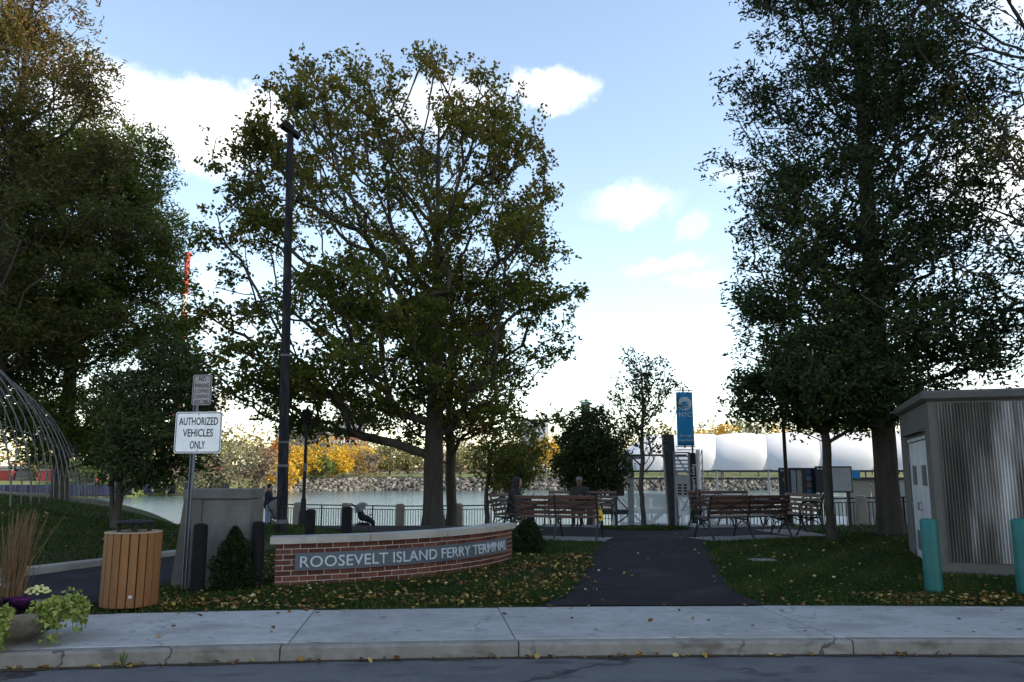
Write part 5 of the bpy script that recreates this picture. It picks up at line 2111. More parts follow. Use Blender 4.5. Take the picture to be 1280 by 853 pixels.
MB().bar((pxx(845), -.01, pz_(652)), (pxx(860), -.01, pz_(622)), .04, .04).build("brace", M_SILVER, py)
nb = MB().box((pxx(852), -.08, (pz_(594) + pz_(621)) / 2), (pxx(861) - pxx(843.5), .03, pz_(594) - pz_(621))).build("notice_board", surf("notice_grey", (.42, .43, .44), (.36, .37, .38), scale=6), py)
for r_ in range(4):
    for c_ in range(2):
        MB().box((pxx(848.5 + 7 * c_), -.098, pz_(606.5 + 3.6 * r_)), (.12, .004, .055)).build("notice", M_BLACK_PAINT, nb)
MB().box((pxx(852), -.05, .55), (.30, .04, .14)).build("lower_plate", M_WHITE, py)
vb = MB().box((pxx(866.5), -.06, pz_(610)), (.19, .06, pz_(566) - pz_(654))).build("vertical_panel", surf("panel_black_teal", (.010, .022, .028), rough=.5), py)
me = text_mesh("Ferry Landing", .17, .002, M_WHITE)
me.transform(Matrix.Rotation(R(-90), 4, 'Z'))
link("lettering", stand_text(me, pxx(866.8), -.094, pz_(598)), vb)
MB().tube([(pxx(874), .05, pz_(612)), (pxx(874), .05, pz_(562))], .07, 10).build("white_tube", M_WHITE, py, smooth=True)
MB().tube([(pxx(874), .05, 0), (pxx(874), .05, pz_(612))], .05, 8).build("tube_foot", M_BLACK, py, smooth=True)
for px in (877.5, 881):
    MB().tube([(pxx(px), .25, 0), (pxx(px), .25, pz_(562))], .022, 6).build("lattice_post", M_SILVER, py)
for k in range(9):
    z0_, z1_ = pz_(562) * k / 9, pz_(562) * (k + 1) / 9
    MB().bar((pxx(877.5), .25, z0_), (pxx(881), .25, z1_), .02, .02).build("lattice_diagonal", M_SILVER, py)
MB().tube([(pxx(867), .0, pz_(567)), (pxx(867), .0, pz_(556))], .03, 6).build("banner_mast", M_BLACK, py)
MB().tube([(pxx(858), .05, pz_(560)), (pxx(858), .05, pz_(484))], .03, 8).build("banner_pole", M_BLACK, py)
for p_, hw in ((488, 12), (558.5, 12), (562.5, 11)):
    MB().bar((pxx(858.5 - hw), 0, pz_(p_)), (pxx(858.5 + hw), 0, pz_(p_)), .03, .03).build("banner_bar", M_SILVER if p_ > 500 else M_BLACK, py)
M_BLUE = surf("banner_blue", (.012, .26, .52), (.010, .23, .47), scale=2, rough=.7)
V, F = [], []
for a in range(7):
    for q in range(13):
        u_, v_ = a / 6, q / 12
        V.append((pxx(848.3) + (pxx(869.3) - pxx(848.3)) * u_, -.02 + .025 * math.sin(u_ * 5 + v_ * 3), pz_(557.5) + (pz_(490.5) - pz_(557.5)) * v_))
for a in range(6):
    for q in range(12):
        k = a * 13 + q
        F.append((k, k + 13, k + 14, k + 1))
bn = MB().add(V, F).build("banner", M_BLUE, py, smooth=True, label="blue NYC banner with a round ferry emblem")
bn.modifiers.new("thick", 'SOLIDIFY').thickness = .006
M_BWHITE = surf("banner_white", (.62, .70, .76), rough=.7)
xc_ = pxx(858.8)


def disc(x, y, z, r_, rx=1.0):
    m_ = MB()
    n_ = 28
    m_.add([(x, y, z)] + [(x + r_ * rx * math.cos(2 * math.pi * k / n_), y, z + r_ * math.sin(2 * math.pi * k / n_)) for k in range(n_)], [(0, 1 + k, 1 + (k + 1) % n_) for k in range(n_)])
    return m_


em = disc(xc_, -.052, pz_(505), .235).build("emblem", M_BWHITE, bn)
mb = MB().add([(xc_ - .15, -.056, pz_(505) - .03), (xc_ + .15, -.056, pz_(505) - .03), (xc_ + .11, -.056, pz_(505) - .09), (xc_ - .11, -.056, pz_(505) - .09)], [(0, 1, 2, 3)])
mb.add([(xc_ - .10, -.056, pz_(505) - .02), (xc_ + .10, -.056, pz_(505) - .02), (xc_ + .07, -.056, pz_(505) + .07), (xc_ - .07, -.056, pz_(505) + .07)], [(0, 1, 2, 3)])
mb.add([(xc_ - .17, -.056, pz_(505) - .12), (xc_ + .17, -.056, pz_(505) - .12), (xc_ + .14, -.056, pz_(505) - .145), (xc_ - .14, -.056, pz_(505) - .145)], [(0, 1, 2, 3)])
mb.build("ferry_symbol", M_BLUE, em)
me = text_mesh("NYC", .21, .002, M_BWHITE, bold=.004)
link("lettering", stand_text(me, xc_, -.054, pz_(519)), bn)
for t_, yy in (("ferry.nyc", 545), ("Anywhere", 550.5)):
    me = text_mesh(t_, .115, .002, M_BWHITE, bold=.002)
    link("lettering", stand_text(me, xc_, -.054, pz_(yy)), bn)

# second banner pole behind the dense round tree
Yr = 29.0
xr_ = at(733, 520, Yr)[0]
zr = float(gz(xr_, Yr))
bp2 = thing("banner_pole", "thin pole with a small teal and white banner rising behind the dense round tree", "banner", (xr_, Yr, zr))
z2 = lambda p: at(733, p, Yr)[2] - zr
MB().tube([(0, .05, 0), (0, .05, z2(499))], .04, 8).build("pole", M_SILVER, bp2, smooth=True)
MB().bar((-.2, 0, z2(500.5)), (.2, 0, z2(500.5)), .03, .03).build("bar", M_BLACK, bp2)
bnr = MB().box((-.03, 0, (z2(502) + z2(524)) / 2), (.32, .012, z2(502) - z2(524))).build("banner", surf("banner_teal", (.05, .34, .40), (.45, .60, .62), scale=5, rough=.7), bp2)

# dark notice board with a white square symbol
Yn = 25.5
nbx = at(771, 650, Yn)[0]
nbz = float(gz(nbx, Yn))
nbt = thing("notice_sign", "dark square notice sign with a small white symbol near the portal", "sign", (nbx, Yn, nbz))
za_, zb_ = at(771, 597, Yn)[2] - nbz, at(771, 620, Yn)[2] - nbz
w_ = at(781, 600, Yn)[0] - at(762, 600, Yn)[0]
MB().box((0, 0, za_ / 2), (.06, .06, za_)).build("post", M_DKSTEEL, nbt)
pnl = MB().box((0, -.05, (za_ + zb_) / 2), (w_, .04, za_ - zb_)).build("panel", M_DKSTEEL, nbt)
mb = MB()
for (dx, dz, sx_, sz_) in ((-.06, .10, .012, .15), (.06, .10, .012, .15), (0, .17, .13, .012), (0, .03, .13, .012), (0, .10, .02, .07)):
    mb.box((dx, -.073, (za_ + zb_) / 2 + dz), (sx_, .004, sz_))
mb.build("symbol", M_BWHITE, pnl)
# red and pale striped slim post
rpx = at(739, 650, 26.5)[0]
rz2 = float(gz(rpx, 26.5))
rp = thing("marker_post", "slim red and grey banded marker post behind the rear bench", "post", (rpx, 26.5, rz2))
zt2 = at(739, 594, 26.5)[2] - rz2
for k in range(8):
    MB().box((0, 0, zt2 * (k + .5) / 8), (.11, .11, zt2 / 8 - .004)).build("band", surf("marker_red", (.30, .03, .025), rough=.6) if k % 2 else surf("marker_grey", (.20, .17, .16), rough=.7), rp)
wp = at(746, 650, 26.3)[0]
wpp = thing("white_post", "slim plain white post beside the banded marker post", "post", (wp, 26.3, float(gz(wp, 26.3))))
MB().lathe([(.05, 0), (.05, 1.75), (.035, 1.79), (0, 1.80)], 10).build("shaft", M_WHITE, wpp, smooth=True)
MB().lathe([(.08, 0), (.08, .03), (.05, .05)], 10).build("foot_plate", M_SILVER, wpp, smooth=True)

# map boards
M_NAVYB = surf("navy_board", (.012, .018, .035), (.010, .014, .028), scale=3, rough=.4)
M_MAP = surf("map_print", (.36, .39, .42), (.30, .33, .36), scale=14, rough=.4, big=(.24, .30, .36), bigscale=5)


def board(label, pxa, pxb, pya, pyb, Y):
    xm = at((pxa + pxb) / 2, 620, Y)[0]
    z = float(gz(xm, Y))
    root = thing("map_board", label, "map board", (xm, Y, z), R(-4))
    w_ = at(pxb, 600, Y)[0] - at(pxa, 600, Y)[0]
    zt_, zb_ = at((pxa + pxb) / 2, pya, Y)[2] - z, at((pxa + pxb) / 2, pyb, Y)[2] - z
    for s in (-1, 1):
        MB().box((s * w_ * .36, .05, zt_ / 2), (.06, .06, zt_)).build("leg", M_DKSTEEL, root)
    o = MB().box((0, 0, (zt_ + zb_) / 2), (w_, .06, zt_ - zb_), bev=.008).build("panel", M_NAVYB, root)
    return root, o, w_, zt_, zb_


root, o, w_, zt_, zb_ = board("navy information board with pale text columns and round coloured pictures", 975, 1019.5, 585, 620, 25.6)
h_ = zt_ - zb_
for k, c_ in enumerate(((.30, .34, .42), (.32, .31, .30))):
    MB().box((-w_ * .10 + k * w_ * .16, -.034, (zt_ + zb_) / 2 - .02), (w_ * .125, .006, h_ * .86)).build("text_column", surf("column_print" + "ab"[k], c_, tuple(v * .7 for v in c_), scale=18), o)
for k in range(4):
    disc(w_ * .33, -.034, zt_ - h_ * (.14 + .235 * k), .085).build("picture", surf("picture_" + ("blue", "teal", "rust", "sky")[k], ((.03, .10, .22), (.10, .16, .20), (.20, .10, .08), (.04, .13, .30))[k], scale=20), o)
disc(-w_ * .33, -.034, zt_ - h_ * .42, .075).build("picture", surf("picture_orange", (.45, .16, .07), scale=20), o)
disc(-w_ * .42, -.034, zt_ - h_ * .09, .030).build("logo", M_BWHITE, o)
MB().box((-w_ * .33, -.034, zt_ - h_ * .10), (w_ * .10, .004, .03)).build("heading", M_BWHITE, o)
root, o, w_, zt_, zb_ = board("navy information board with a large pale river map", 1021, 1066, 583, 616, 25.3)
h_ = zt_ - zb_
MB().box((w_ * .15, -.034, (zt_ + zb_) / 2 - .0), (w_ * .62, .006, h_ * .88)).build("map_print", M_MAP, o)
disc(-w_ * .42, -.034, zt_ - h_ * .09, .030).build("logo", M_BWHITE, o)
MB().box((-w_ * .32, -.034, zt_ - h_ * .10), (w_ * .10, .004, .03)).build("heading", M_BWHITE, o)
# pale ticket shelter behind the fence
Yt = 31.0
tx = at(1100, 640, Yt)[0]
ts = thing("ticket_shelter", "pale panelled ticket shelter with dark frame behind the fence", "shelter", (tx, Yt, -.7), R(-15))
zt_ = at(1090, 600, Yt)[2] + .7
for k in range(3):
    MB().box((-.95 + .78 * k + .3, 0, zt_ / 2), (.74, .06, zt_)).build("wall_panel", surf("beige_panel", (.40, .37, .31), (.35, .32, .27), scale=3) if k < 2 else M_GLASS, ts)
MB().box((.2, .4, zt_ + .05), (2.6, 1.2, .09)).build("roof", M_DKSTEEL, ts)
for x_ in (-1.06, 1.4):
    MB().box((x_, 0, zt_ / 2), (.08, .10, zt_)).build("frame_post", M_DKSTEEL, ts)
bs = MB().box((-.95, -.2, zt_ + .20), (.62, .05, .30)).build("blue_sign", M_BLUE, ts)

# ------------------------------------------------------------------ across the river
FAR = {
    0: leafmat("far_pale_leaf", [(0, (.12, .125, .075)), (1, (.22, .215, .14))], .3),
    1: leafmat("far_yellow_leaf", [(0, (.42, .25, .025)), (.5, (.58, .36, .04)), (1, (.66, .46, .09))], .4),
    2: leafmat("far_orange_leaf", [(0, (.34, .13, .05)), (1, (.48, .25, .08))], .35),
    3: leafmat("far_olive_leaf", [(0, (.10, .11, .045)), (1, (.23, .21, .09))], .3),
    4: leafmat("far_brown_leaf", [(0, (.15, .115, .08)), (1, (.24, .19, .13))], .25),
    5: leafmat("far_green_leaf", [(0, (.06, .10, .03)), (1, (.13, .17, .05))], .3),
}
KIND = {0: "pale thinning", 1: "golden yellow", 2: "orange", 3: "olive", 4: "bare brown", 5: "green"}
FT = [(248, 566, 44, 0, 0), (272, 560, 48, 0, 0), (300, 553, 56, 0, 0), (326, 553, 40, 4, 0), (345, 549, 34, 2, 1), (352, 570, 44, 1, 0), (386, 556, 36, 3, 1),
      (405, 547, 62, 1, 1), (430, 558, 40, 1, 0), (398, 571, 46, 5, 0), (418, 566, 40, 1, 0), (446, 556, 42, 1, 1), (457, 561, 40, 4, 0), (374, 560, 46, 1, 0), (487, 556, 50, 3, 0), (470, 566, 40, 1, 1),
      (512, 561, 40, 3, 0), (540, 556, 46, 4, 0), (576, 557, 44, 3, 0), (602, 556, 40, 0, 0), (632, 562, 38, 3, 0), (660, 556, 40, 3, 1), (682, 545, 42, 1, 0),
      (700, 541, 40, 3, 1), (712, 556, 36, 5, 0), (760, 552, 44, 3, 0), (884, 514, 54, 4, 1), (870, 530, 48, 1, 0), (904, 526, 50, 1, 0), (926, 518, 52, 3, 1), (948, 522, 50, 3, 0),
      (975, 526, 52, 1, 0), (1010, 522, 56, 3, 1), (1050, 526, 56, 5, 0), (1090, 524, 56, 3, 1), (60, 574, 60, 3, 0), (110, 572, 56, 5, 0), (168, 568, 60, 0, 0), (210, 572, 50, 0, 0), (1135, 545, 54, 3, 0), (1180, 548, 56, 4, 0), (1240, 540, 60, 3, 0)]
DESC = {}
LAND = [(80, "beyond the gantry frame"), (140, "beyond the hoop frame"), (190, "beyond the mound tree"), (235, "beyond the bulkhead fence"), (255, "beyond the authorized vehicles sign"), (285, "over the end of the red hoarding"),
        (312, "over the middle of the red hoarding"), (335, "beyond the concrete block wall"), (349, "just beyond the tall light pole"), (362, "low against the tall light pole"), (392, "just beyond the lantern lamp"), (402, "below the brown block"), (412, "at the corner of the brown block"),
        (425, "before the low red roofline"), (438, "under the white water tank"), (450, "below the slate tower"), (465, "beyond the pushchair hood"), (495, "over the middle of the pinkish buildings"), (530, "beside the thick oak trunk"), (560, "between the two oak trunks"),
        (590, "beside the slimmer oak trunk"), (620, "beyond the leaning round tree"), (645, "beyond the hooded sitter"), (670, "under the pale office slab"), (690, "beside the dense round tree"), (705, "above the rear bench"), (730, "touching the dense round tree"), (790, "beyond the slim young tree"),
        (876, "beside the ferry banner"), (890, "behind the ferry banner"), (915, "over the first canopy bays"), (935, "over the third canopy bay"), (960, "over the fourth canopy bay"), (990, "beyond the lamp by the map boards"), (1030, "beyond the map boards"),
        (1070, "beyond the lawn tree"), (1110, "beyond the ticket shelter"), (1150, "beyond the tall dark willow oak"), (1200, "beyond the shed doors"), (1400, "beyond the ribbed shed")]
WHERE = {0: "in the front row on the far bank", 1: "in the second row on the far bank"}
for i, (px, pt_, wpx, kd, row) in enumerate(FT):
    x = (px - 640) / 1000.0 * 255
    Y = float(shore_y(x)) + (14, 34)[row] + (i * 37 % 9)
    x = (px - 640) / 1000.0 * Y * .988
    z = float(far_z(x, Y))
    H = at(px, pt_, Y)[2] - z
    rr = wpx / 1000.0 * Y * .5
    lm = next(t_ for lim, t_ in LAND if px < lim)
    tree("far_tree", f"{KIND[kd]} autumn tree {('on the far bank', 'behind the far bank')[row]} {lm}", (x, Y, z), 200 + i, H,
         [(.22, rr * .45), (.38, rr * .92), (.58, rr), (.78, rr * .75), (.93, rr * .4), (1, rr * .12)], 62, .22, FAR[kd], 34 if kd not in (0, 4) else 17, .9 if kd not in (0, 4) else .75, .62, .45,
         group=f"{KIND[kd]} trees {WHERE[row]}", bark=M_BARK_FAR, tip_r=.06, thick=.12, step=1.6, asc_lo=.3, asc_hi=1.3, rough_out=.25, flat=.8)
# the wood further back reads as one mass
rngf = np.random.default_rng(9)
nb_ = 52000
tx_ = rngf.uniform(-330, 420, 260)
ty_ = shore_y(tx_) + rngf.uniform(55, 120, 260)
th_ = rngf.uniform(9, 15, 260) * np.where(tx_ > 55, 1.45, 1.0)
ci = rngf.integers(0, 260, nb_)
rr = rngf.normal(0, 1, (nb_, 3)) * np.array([3.4, 3.4, 2.8])
cc = np.stack([tx_[ci], ty_[ci], far_z(tx_, ty_)[ci] + th_[ci] * .62], 1) + rr
cc[:, 2] = np.maximum(cc[:, 2], far_z(cc[:, 0], cc[:, 1]) + .3)
V, F, t = leaf_cloud(rngf, cc, 1, .01, 1.1, .8)
tv = np.repeat(np.clip((ci * 37 % 17) / 17.0 * .8 + rngf.uniform(0, .2, nb_), 0, 1), 4)
wood = link("distant_wood", np_mesh("distant_wood", V, F, leafmat("distant_leaf", [(0, (.10, .12, .05)), (.4, (.20, .19, .09)), (.7, (.27, .23, .12)), (1, (.36, .24, .06))], .25), tint=tv))
tag(wood, "mass of autumn woodland beyond the far bank trees", "wood", kind="stuff")


def building(name, label, pxa, pxb, pyt, Y, depth, wall, rows_, cols, win, cat="building", extra=None, base_z=3.0, rz=0.0):
    xm = (at(pxa, 560, Y)[0] + at(pxb, 560, Y)[0]) / 2
    w_ = at(pxb, 560, Y)[0] - at(pxa, 560, Y)[0]
    H = at((pxa + pxb) / 2, pyt, Y)[2] - base_z
    root = thing(name, label, cat, (xm, Y, base_z), rz)
    MB().box((0, depth / 2, H / 2 - 1), (w_, depth, H + 2)).build("wall", wall, root)
    MB().box((0, depth / 2, H + .3), (w_ * 1.02, depth * 1.02, .6)).build("roof", M_CONC, root)
    for r_ in range(rows_):
        for c_ in range(cols):
            ww, hh = w_ / cols * .55, min(1.9, H / (rows_ + 1) * .5)
            MB().box((-w_ / 2 + w_ * (c_ + .5) / cols, -.05, H - (r_ + .8) * min(3.6, H / rows_)), (ww, .12, hh)).build("window", win, root)
    return root, w_, H


M_WIN = surf("far_window", (.06, .07, .09), rough=.2, spec=.6)
M_REDB = surf("far_red_brick", (.26, .11, .085), (.21, .09, .07), scale=.2, rough=.9)
M_BRN = surf("far_brown_brick", (.14, .10, .09), (.11, .08, .075), scale=.2, rough=.9)
M_PALE = surf("far_pale_panel", (.46, .48, .52), (.40, .42, .46), scale=.1, rough=.7)
M_CREAM = surf("far_cream_panel", (.58, .57, .54), (.5, .5, .47), scale=.1, rough=.7)
building("apartment_block", "long brown brick block with flat roof across the river behind the golden tree", 356, 408, 541, 420, 18, M_BRN, 3, 12, M_WIN)
building("apartment_block", "pale grey terrace of flats on the skyline over the brown block", 344, 402, 536, 640, 20, M_PALE, 2, 14, M_WIN)
building("apartment_block", "dark slate tower block with a white water tank in front of it across the river", 416, 448, 527, 520, 20, surf("far_slate", (.10, .11, .14), (.08, .09, .115), scale=.2), 6, 9, M_PALE)
building("brick_block", "low red brick roofline between the brown block and the slate tower", 400, 455, 546, 460, 15, M_REDB, 2, 14, M_CREAM)
wx = at(429, 545, 455)
wt_ = thing("water_tank", "white conical-roofed water tank on legs in front of the slate tower", "water tank", (wx[0], 455, 3))
zz = at(429, 546, 455)[2] - 3
MB().lathe([(1.3, zz), (1.3, zz + 3.2), (1.4, zz + 3.3), (0, zz + 4.8)], 14).build("tank", M_CREAM, wt_, smooth=True)
for k in range(4):
    MB().tube([(1.0 * math.cos(k * 1.57 + .8), 1.0 * math.sin(k * 1.57 + .8), 0), (1.0 * math.cos(k * 1.57 + .8), 1.0 * math.sin(k * 1.57 + .8), zz)], .15, 6).build("leg", M_CREAM, wt_)
building("office_tower", "pale blue-grey office slab with window bands on the skyline behind the leaning round tree", 652, 686, 525, 620, 24, M_PALE, 6, 2, surf("far_blue_glass", (.22, .28, .36), rough=.2))
building("office_tower", "cream tower on the skyline beside the authorized vehicles sign", 246, 269, 489, 700, 24, M_CREAM, 9, 3, M_PALE)
building("warehouse", "long low cream warehouse glimpsed under the pale trees on the far bank", 250, 345, 583, 300, 20, M_CREAM, 1, 12, M_PALE, base_z=1.5)
building("warehouse", "long low pinkish brick buildings glimpsed through the far bank trunks", 420, 640, 586, 310, 20, surf("far_pink_brick", (.42, .26, .22), (.36, .30, .27), scale=.15), 1, 26, M_CREAM, base_z=1.5)
building("brick_block", "red brick building at the waterside behind the mound trees", 135, 215, 592, 215, 14, surf("far_salmon", (.45, .25, .20), (.35, .20, .16), scale=.3), 2, 9, M_CREAM, base_z=1.0)
building("warehouse", "low dark grey works building on the bank seen through the hoop frame", -60, 128, 586, 186, 10, surf("far_dark_cladding", (.075, .075, .08), (.05, .05, .055), scale=.3, rough=.8), 1, 22, surf("far_dim_window", (.16, .15, .14), rough=.4), base_z=-.5)
# red hoarding on the far bank, panel by panel
hx0, hx1 = at(238, 610, 236)[0], at(352, 610, 236)[0]
hr = thing("site_hoarding", "row of weathered red hoarding panels along the far bank", "hoarding", (0, 0, 0))
M_REDH = surf("red_hoarding", (.34, .10, .065), (.44, .20, .15), scale=.35, rough=.8, rand=.25)
nh = 22
for k in range(nh):
    x = hx0 + (hx1 - hx0) * (k + .5) / nh
    Yh = max(222.0, float(shore_y(x)) + 9)
    MB().box((0, 0, 1.35), ((hx1 - hx0) / nh - .08, .15, 2.7 + .35 * ((k * 7) % 3))).build("panel", M_REDH, hr, loc=(x, Yh, float(far_z(x, Yh)) - .1))
# blue bulkhead fence at the nearer far bank
bh = thing("bulkhead_fence", "dark navy corrugated bulkhead fence along the waterline behind the mound tree", "fence", (0, 0, 0))
M_NVY = surf("navy_bulkhead", (.02, .026, .06), (.03, .036, .075), scale=.5, rough=.6, rand=.3)
for k in range(26):
    x = -118 + k * 1.9
    MB().box((0, 0, .6), (2.6, .3, 2.2)).build("panel", M_NVY, bh, loc=(x, float(shore_y(x)) + .6, -2.35))
# red and white chimney
M_RED = surf("chimney_red", (.42, .07, .06), (.34, .06, .055), scale=.05, rough=.7)
Yc = 560
xc2 = at(229.5, 400, Yc)[0]
ch = thing("chimney", "tall red and white banded power station chimney rising behind the willow oak", "chimney", (xc2, Yc, 3))
ztp = at(230, 316, Yc)[2] - 3
bands = [(0, .48, 0), (.48, .60, 1), (.60, .72, 0), (.72, .80, 1), (.80, .93, 0), (.93, 1.0, 0)]
for (a, b_, w_) in bands:
    ra_, rb_ = 3.1 - 1.2 * a, 3.1 - 1.2 * b_
    MB().lathe([(ra_, ztp * a), (rb_, ztp * b_)], 18).build("band", M_CREAM if w_ else M_RED, ch, smooth=True)
MB().lathe([(1.95, ztp - 3), (2.5, ztp - 2.5), (2.5, ztp), (1.6, ztp), (1.6, ztp - 2)], 18).build("rim", M_RED, ch, smooth=True)
# orange gantry frame, red containers at the far left bank
M_ORG = surf("orange_steel", (.55, .24, .09), (.62, .36, .2), scale=.4, rough=.7)
gxx = at(30, 600, 190)[0]
gt = thing("gantry_frame", "orange steel gantry frame on the bank seen through the hoop frame", "gantry", (gxx, 190, .2))
hz = at(30, 580, 190)[2] - .2
for x_ in (-3.4, 0, 3.4):
    MB().box((x_, 0, hz / 2), (.5, .5, hz)).build("upright", M_ORG, gt)
for z_ in (hz * .45, hz):
    MB().box((0, 0, z_), (7.4, .5, .5)).build("beam", M_ORG, gt)
MB().bar((-3.4, 0, 0), (0, 0, hz), .4, .4).build("brace", M_ORG, gt)
MB().bar((0, 0, hz), (3.4, 0, 0), .4, .4).build("brace", M_ORG, gt)
for k, (pxa, pxb) in enumerate(((2, 14), (48, 66), (111, 119), (143, 150))):
    xa, xb = at(pxa, 612, 178)[0], at(pxb, 612, 178)[0]
    c_ = thing("shipping_container", ("red shipping container at the foot of the orange gantry", "long red shipping container seen through the middle hoops", "short red shipping container behind the last hoops", "red shipping container beside the small mound tree stems")[k], "container", ((xa + xb) / 2, 178, -.2), 0, "red containers on the far bank")
    mb = MB()
    n_ = 10
    pts = [(xa - (xa + xb) / 2 + (xb - xa) * i / (2 * n_), -1.2 + (.12 if i % 2 else 0)) for i in range(2 * n_ + 1)]
    mb.prism(pts + [((xb - xa) / 2, 1.2), (-(xb - xa) / 2, 1.2)], 0, 2.5)
    mb.build("shell", surf("container_red", (.24, .04, .045), (.18, .035, .035), scale=.5, rand=.2), c_)
    MB().box((0, 0, 2.55), (xb - xa + .05, 2.5, .1)).build("roof", M_CREAM, c_)

# ------------------------------------------------------------------ unseen apartment block, added and sized to shade the street (beside and behind the viewer)
ab = thing("shade_apartment_house", "very tall brick apartment house with rows of windows, added out of view to shade the street", "building", (30.5, 8.0, -.2))
BX, BY, BH = 18.0, 28.5, 46.0
MB().box((BX / 2, 0, BH / 2), (BX, BY, BH)).build("wall", surf("apartment_brick", (.20, .12, .09), (.16, .09, .07), scale=3, rough=.9), ab)
MB().box((BX / 2, 0, BH + .4), (BX + .6, BY + .6, .8)).build("roof", M_CONC, ab)
winm = MB().box((0, 0, 0), (.12, 1.9, 1.5), bev=.02).mesh("window", M_WIN)
for r_ in range(14):
    for c_ in range(7):
        link("window", winm, ab, loc=(-.03, -BY / 2 + 2.4 + c_ * 3.9, 2.2 + r_ * 3.1))

# ------------------------------------------------------------------ grass and fallen leaves
rngg = np.random.default_rng(42)


def spots(n, x0, x1, y0, y1, keep=None, soil=False):
    x = rngg.uniform(x0, x1, n)
    y = rngg.uniform(y0, y1, n)
    ok = (y > back_y(x) - .01) & ~paved(x, y) & (y < fence_y(x) - .1)
    # keep off the wall, shed and block footprints
    d = np.hypot(x - AC[0], y - AC[1])
    ang_ = np.arctan2(y - AC[1], x - AC[0])
    ang_ = np.where(ang_ < th0 - 1, ang_ + 2 * np.pi, ang_)
    ok &= ~((d < AR + .01) & (d > AR - TH - .01) & (ang_ > th0) & (ang_ < th1))
    ca_, sa_ = math.cos(-ang), math.sin(-ang)
    lx_ = (x - s0[0]) * ca_ - (y - s0[1]) * sa_
    ly_ = (x - s0[0]) * sa_ + (y - s0[1]) * ca_
    ok &= ~((lx_ > -.02) & (lx_ < SW + .1) & (ly_ > -.09) & (ly_ < SD + .05))
    ok &= ~((x > x0_cb - .02) & (x < x2_cb + .02) & (y > Yb - .05) & (y < Yb + .6))
    for (bx__, by__), rz__, _l in BENCHES:
        c_, s_ = math.cos(-R(rz__)), math.sin(-R(rz__))
        u_ = (x - bx__) * c_ - (y - by__) * s_
        v_ = (x - bx__) * s_ + (y - by__) * c_
        ok &= ~((abs(u_) < 1.13) & (v_ > -.26) & (v_ < .7))
    edge_d = np.minimum(y - back_y(x), 1.0)
    if soil:
        ok &= rngg.uniform(0, 1, len(x)) < .25 + .75 * sstep(.02, .38, edge_d + .08 * np.sin(x * 6.1))
    if keep is not None:
        ok &= keep(x, y)
    return x[ok], y[ok]


x0_cb, x2_cb = x0, x2
x0_cb, x2_cb = x_block[0], x_block[1]
GXs, GYs, Hs = [], [], []
for (n, a, b_, c_, d_, h_) in ((46000, -5, 2.2, 8.8, 11.2, .050), (30000, -4.6, 2.2, 11.2, 18.5, .055), (70000, 2.2, 10, 9.2, 13.5, .052), (52000, 3.0, 12, 13.5, 20, .055),
                               (9000, 7, 15, 20, 29, .07), (60000, -14, -5.4, 9.2, 18, .06), (26000, -22, -6, 18, 30, .08), (16000, -9.5, -1, 17.5, 27, .06), (5000, 2.2, 4.7, 20.5, 22.1, .06)):
    x, y = spots(n, a, b_, c_, d_, soil=True)
    GXs.append(x)
    GYs.append(y)
    Hs.append(np.full(len(x), h_))
x, y, h = np.concatenate(GXs), np.concatenate(GYs), np.concatenate(Hs)
n = len(x)
z = gz(x, y) + np.where(((x - ISLAND[0]) / ISLAND[2]) ** 2 + ((y - ISLAND[1]) / ISLAND[3]) ** 2 < 1, .03, 0)
patch = np.sin(x * 2.3 + 1) * np.sin(y * 1.9) + .6 * np.sin(x * 5.1 - y * 3.7)
h = h * rngg.uniform(.5, 1.3, n) * (1 + .22 * patch)
an = rngg.uniform(0, 6.28, n)
w = .0045 + .0006 * y
ca, sa = np.cos(an), np.sin(an)
lean = rngg.normal(0, .55, (n, 2)) * h[:, None]
A = np.stack([x - ca * w, y - sa * w, z - .01], 1)
B = np.stack([x + ca * w, y + sa * w, z - .01], 1)
C = np.stack([x + lean[:, 0], y + lean[:, 1], z + h], 1)
V = np.stack([A, B, C], 1).reshape(-1, 3)
F = np.arange(3 * n).reshape(n, 3)
M_GRASS = leafmat("grass_blade", [(0, (.016, .034, .008)), (.5, (.030, .058, .012)), (.85, (.060, .080, .022)), (1, (.14, .11, .05))], .25)
tg = np.repeat(np.clip(.42 + .16 * patch + rngg.normal(0, .2, n), 0, 1), 3)
gr_ = link("grass", np_mesh("grass", V, F, M_GRASS, tint=tg))
tag(gr_, "short green grass of the lawns", "grass", kind="stuff")

# fallen leaves: thick before the sign wall, scattered on the right lawn, a few in the gutter and on the sidewalk
LX, LY = [], []


def dens_left(x, y):
    q = .35 + .65 * np.exp(-((y - 9.75 - .10 * x) / .75) ** 2) + .5 * np.exp(-(((x - 1.0) / 1.0) ** 2 + ((y - 12.0) / 2.2) ** 2))
    q *= .55 + .45 * np.sin(x * 3.1 + y) * np.sin(y * 4 - x * 1.3)
    return rngg.uniform(0, 1, len(x)) < q


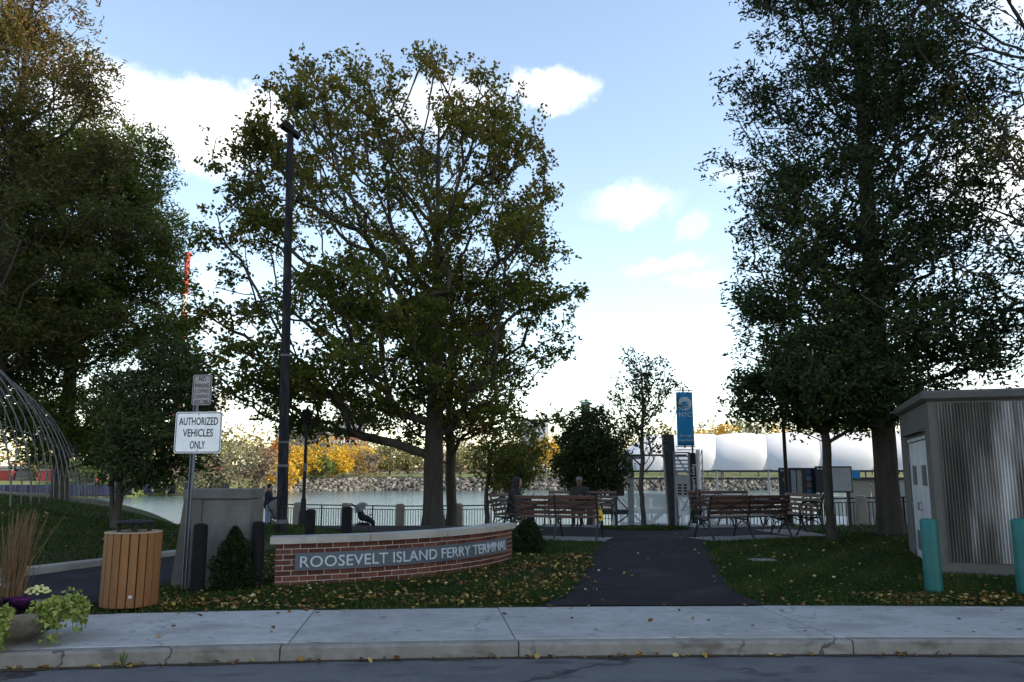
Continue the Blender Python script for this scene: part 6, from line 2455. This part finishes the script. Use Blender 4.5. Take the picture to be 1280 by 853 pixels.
for (n, a, b_, c_, d_, kp) in ((11000, -4.4, 2.4, 8.9, 14.5, dens_left), (1500, 2.6, 9.5, 9.4, 19, lambda x, y: rngg.uniform(0, 1, len(x)) < .35 + .65 * np.exp(-(y - 9.4) / 1.2)), (700, 4.2, 8.5, 9.3, 10.1, None),
                               (420, -13, -5.5, 10, 18, None), (160, 2.4, 4.6, 20.6, 22, None)):
    x, y = spots(n, a, b_, c_, d_, kp)
    LX.append(x)
    LY.append(y)
x, y = np.concatenate(LX), np.concatenate(LY)
z = gz(x, y) + rngg.uniform(.02, .055, len(x))
gxr = rngg.uniform(-6, 8, 150)
gyr = kerb_y(gxr) - rngg.uniform(.01, .13, 150) ** 1.0
x = np.concatenate([x, gxr, ])
y = np.concatenate([y, gyr])
z = np.concatenate([z, np.full(150, .022)])
sxr = rngg.uniform(-4, 7, 64)
syr = back_y(sxr) - rngg.uniform(0, 1, 64) ** 3 * 1.6
x, y, z = np.concatenate([x, sxr]), np.concatenate([y, syr]), np.concatenate([z, np.full(64, .140)])
pyr = rngg.uniform(9.5, 20, 70)
sd = rngg.integers(0, 2, 70)
dd = rngg.exponential(.35, 70)
pxr = np.where(sd == 0, path_l(pyr) + dd, path_r(pyr) - dd)
x, y, z = np.concatenate([x, pxr]), np.concatenate([y, pyr]), np.concatenate([z, gz(pxr, pyr) + .032])
n = len(x)
nrm = rngg.normal(0, .38, (n, 3)) + np.array([0, 0, 1.0])
nrm /= np.linalg.norm(nrm, axis=1, keepdims=True)
ax = rngg.normal(0, 1, (n, 3))
ax -= nrm * (ax * nrm).sum(1, keepdims=True)
ax /= np.linalg.norm(ax, axis=1, keepdims=True)
bb = np.cross(nrm, ax)
s_ = rngg.uniform(.6, 1.3, (n, 1)) * .028
P0_ = np.stack([x, y, z], 1)
curl = nrm * s_ * rngg.uniform(.1, .5, (n, 1))
V = np.stack([P0_ - ax * s_, P0_ - ax * s_ * .2 + bb * s_ * .75 + curl, P0_ + ax * s_ * .5 + bb * s_ * .45 + curl, P0_ + ax * s_ * 1.1, P0_ + ax * s_ * .5 - bb * s_ * .45 + curl, P0_ - ax * s_ * .2 - bb * s_ * .75 + curl], 1).reshape(-1, 3)
k6 = 6 * np.arange(n)[:, None]
F = np.concatenate([np.array([[0, 1, 2, 3]]) + k6, np.array([[0, 3, 4, 5]]) + k6])
M_FALL = leafmat("fallen_leaf", [(0, (.10, .045, .018)), (.35, (.20, .10, .035)), (.65, (.32, .20, .055)), (.85, (.42, .31, .09)), (1, (.46, .40, .24))], .2)
fl = link("fallen_leaves", np_mesh("fallen_leaves", V, F, M_FALL, tint=np.repeat(rngg.uniform(0, 1, n) ** 1.3, 6)))
tag(fl, "brown and yellow fallen leaves strewn over the lawns", "fallen leaves", kind="stuff")
# a weed growing out of the kerb joint
wd = thing("kerb_weed", "small green weed sprouting at the foot of the kerb", "weed", (at(158, 824, 7.05)[0], 6.99, .01))
mb = MB()
for k in range(11):
    a = k * 2.4
    mb.add([(0, 0, 0), (.03 * math.cos(a), .03 * math.sin(a), .05 + .006 * k), (.05 * math.cos(a + .2), .05 * math.sin(a + .2), .07 + .009 * k), (.02 * math.cos(a + .5), .02 * math.sin(a + .5), .045 + .006 * k)], [(0, 1, 2, 3)])
mb.build("leaf_tuft", surf("weed_green", (.05, .09, .02), (.08, .12, .03), scale=20), wd)
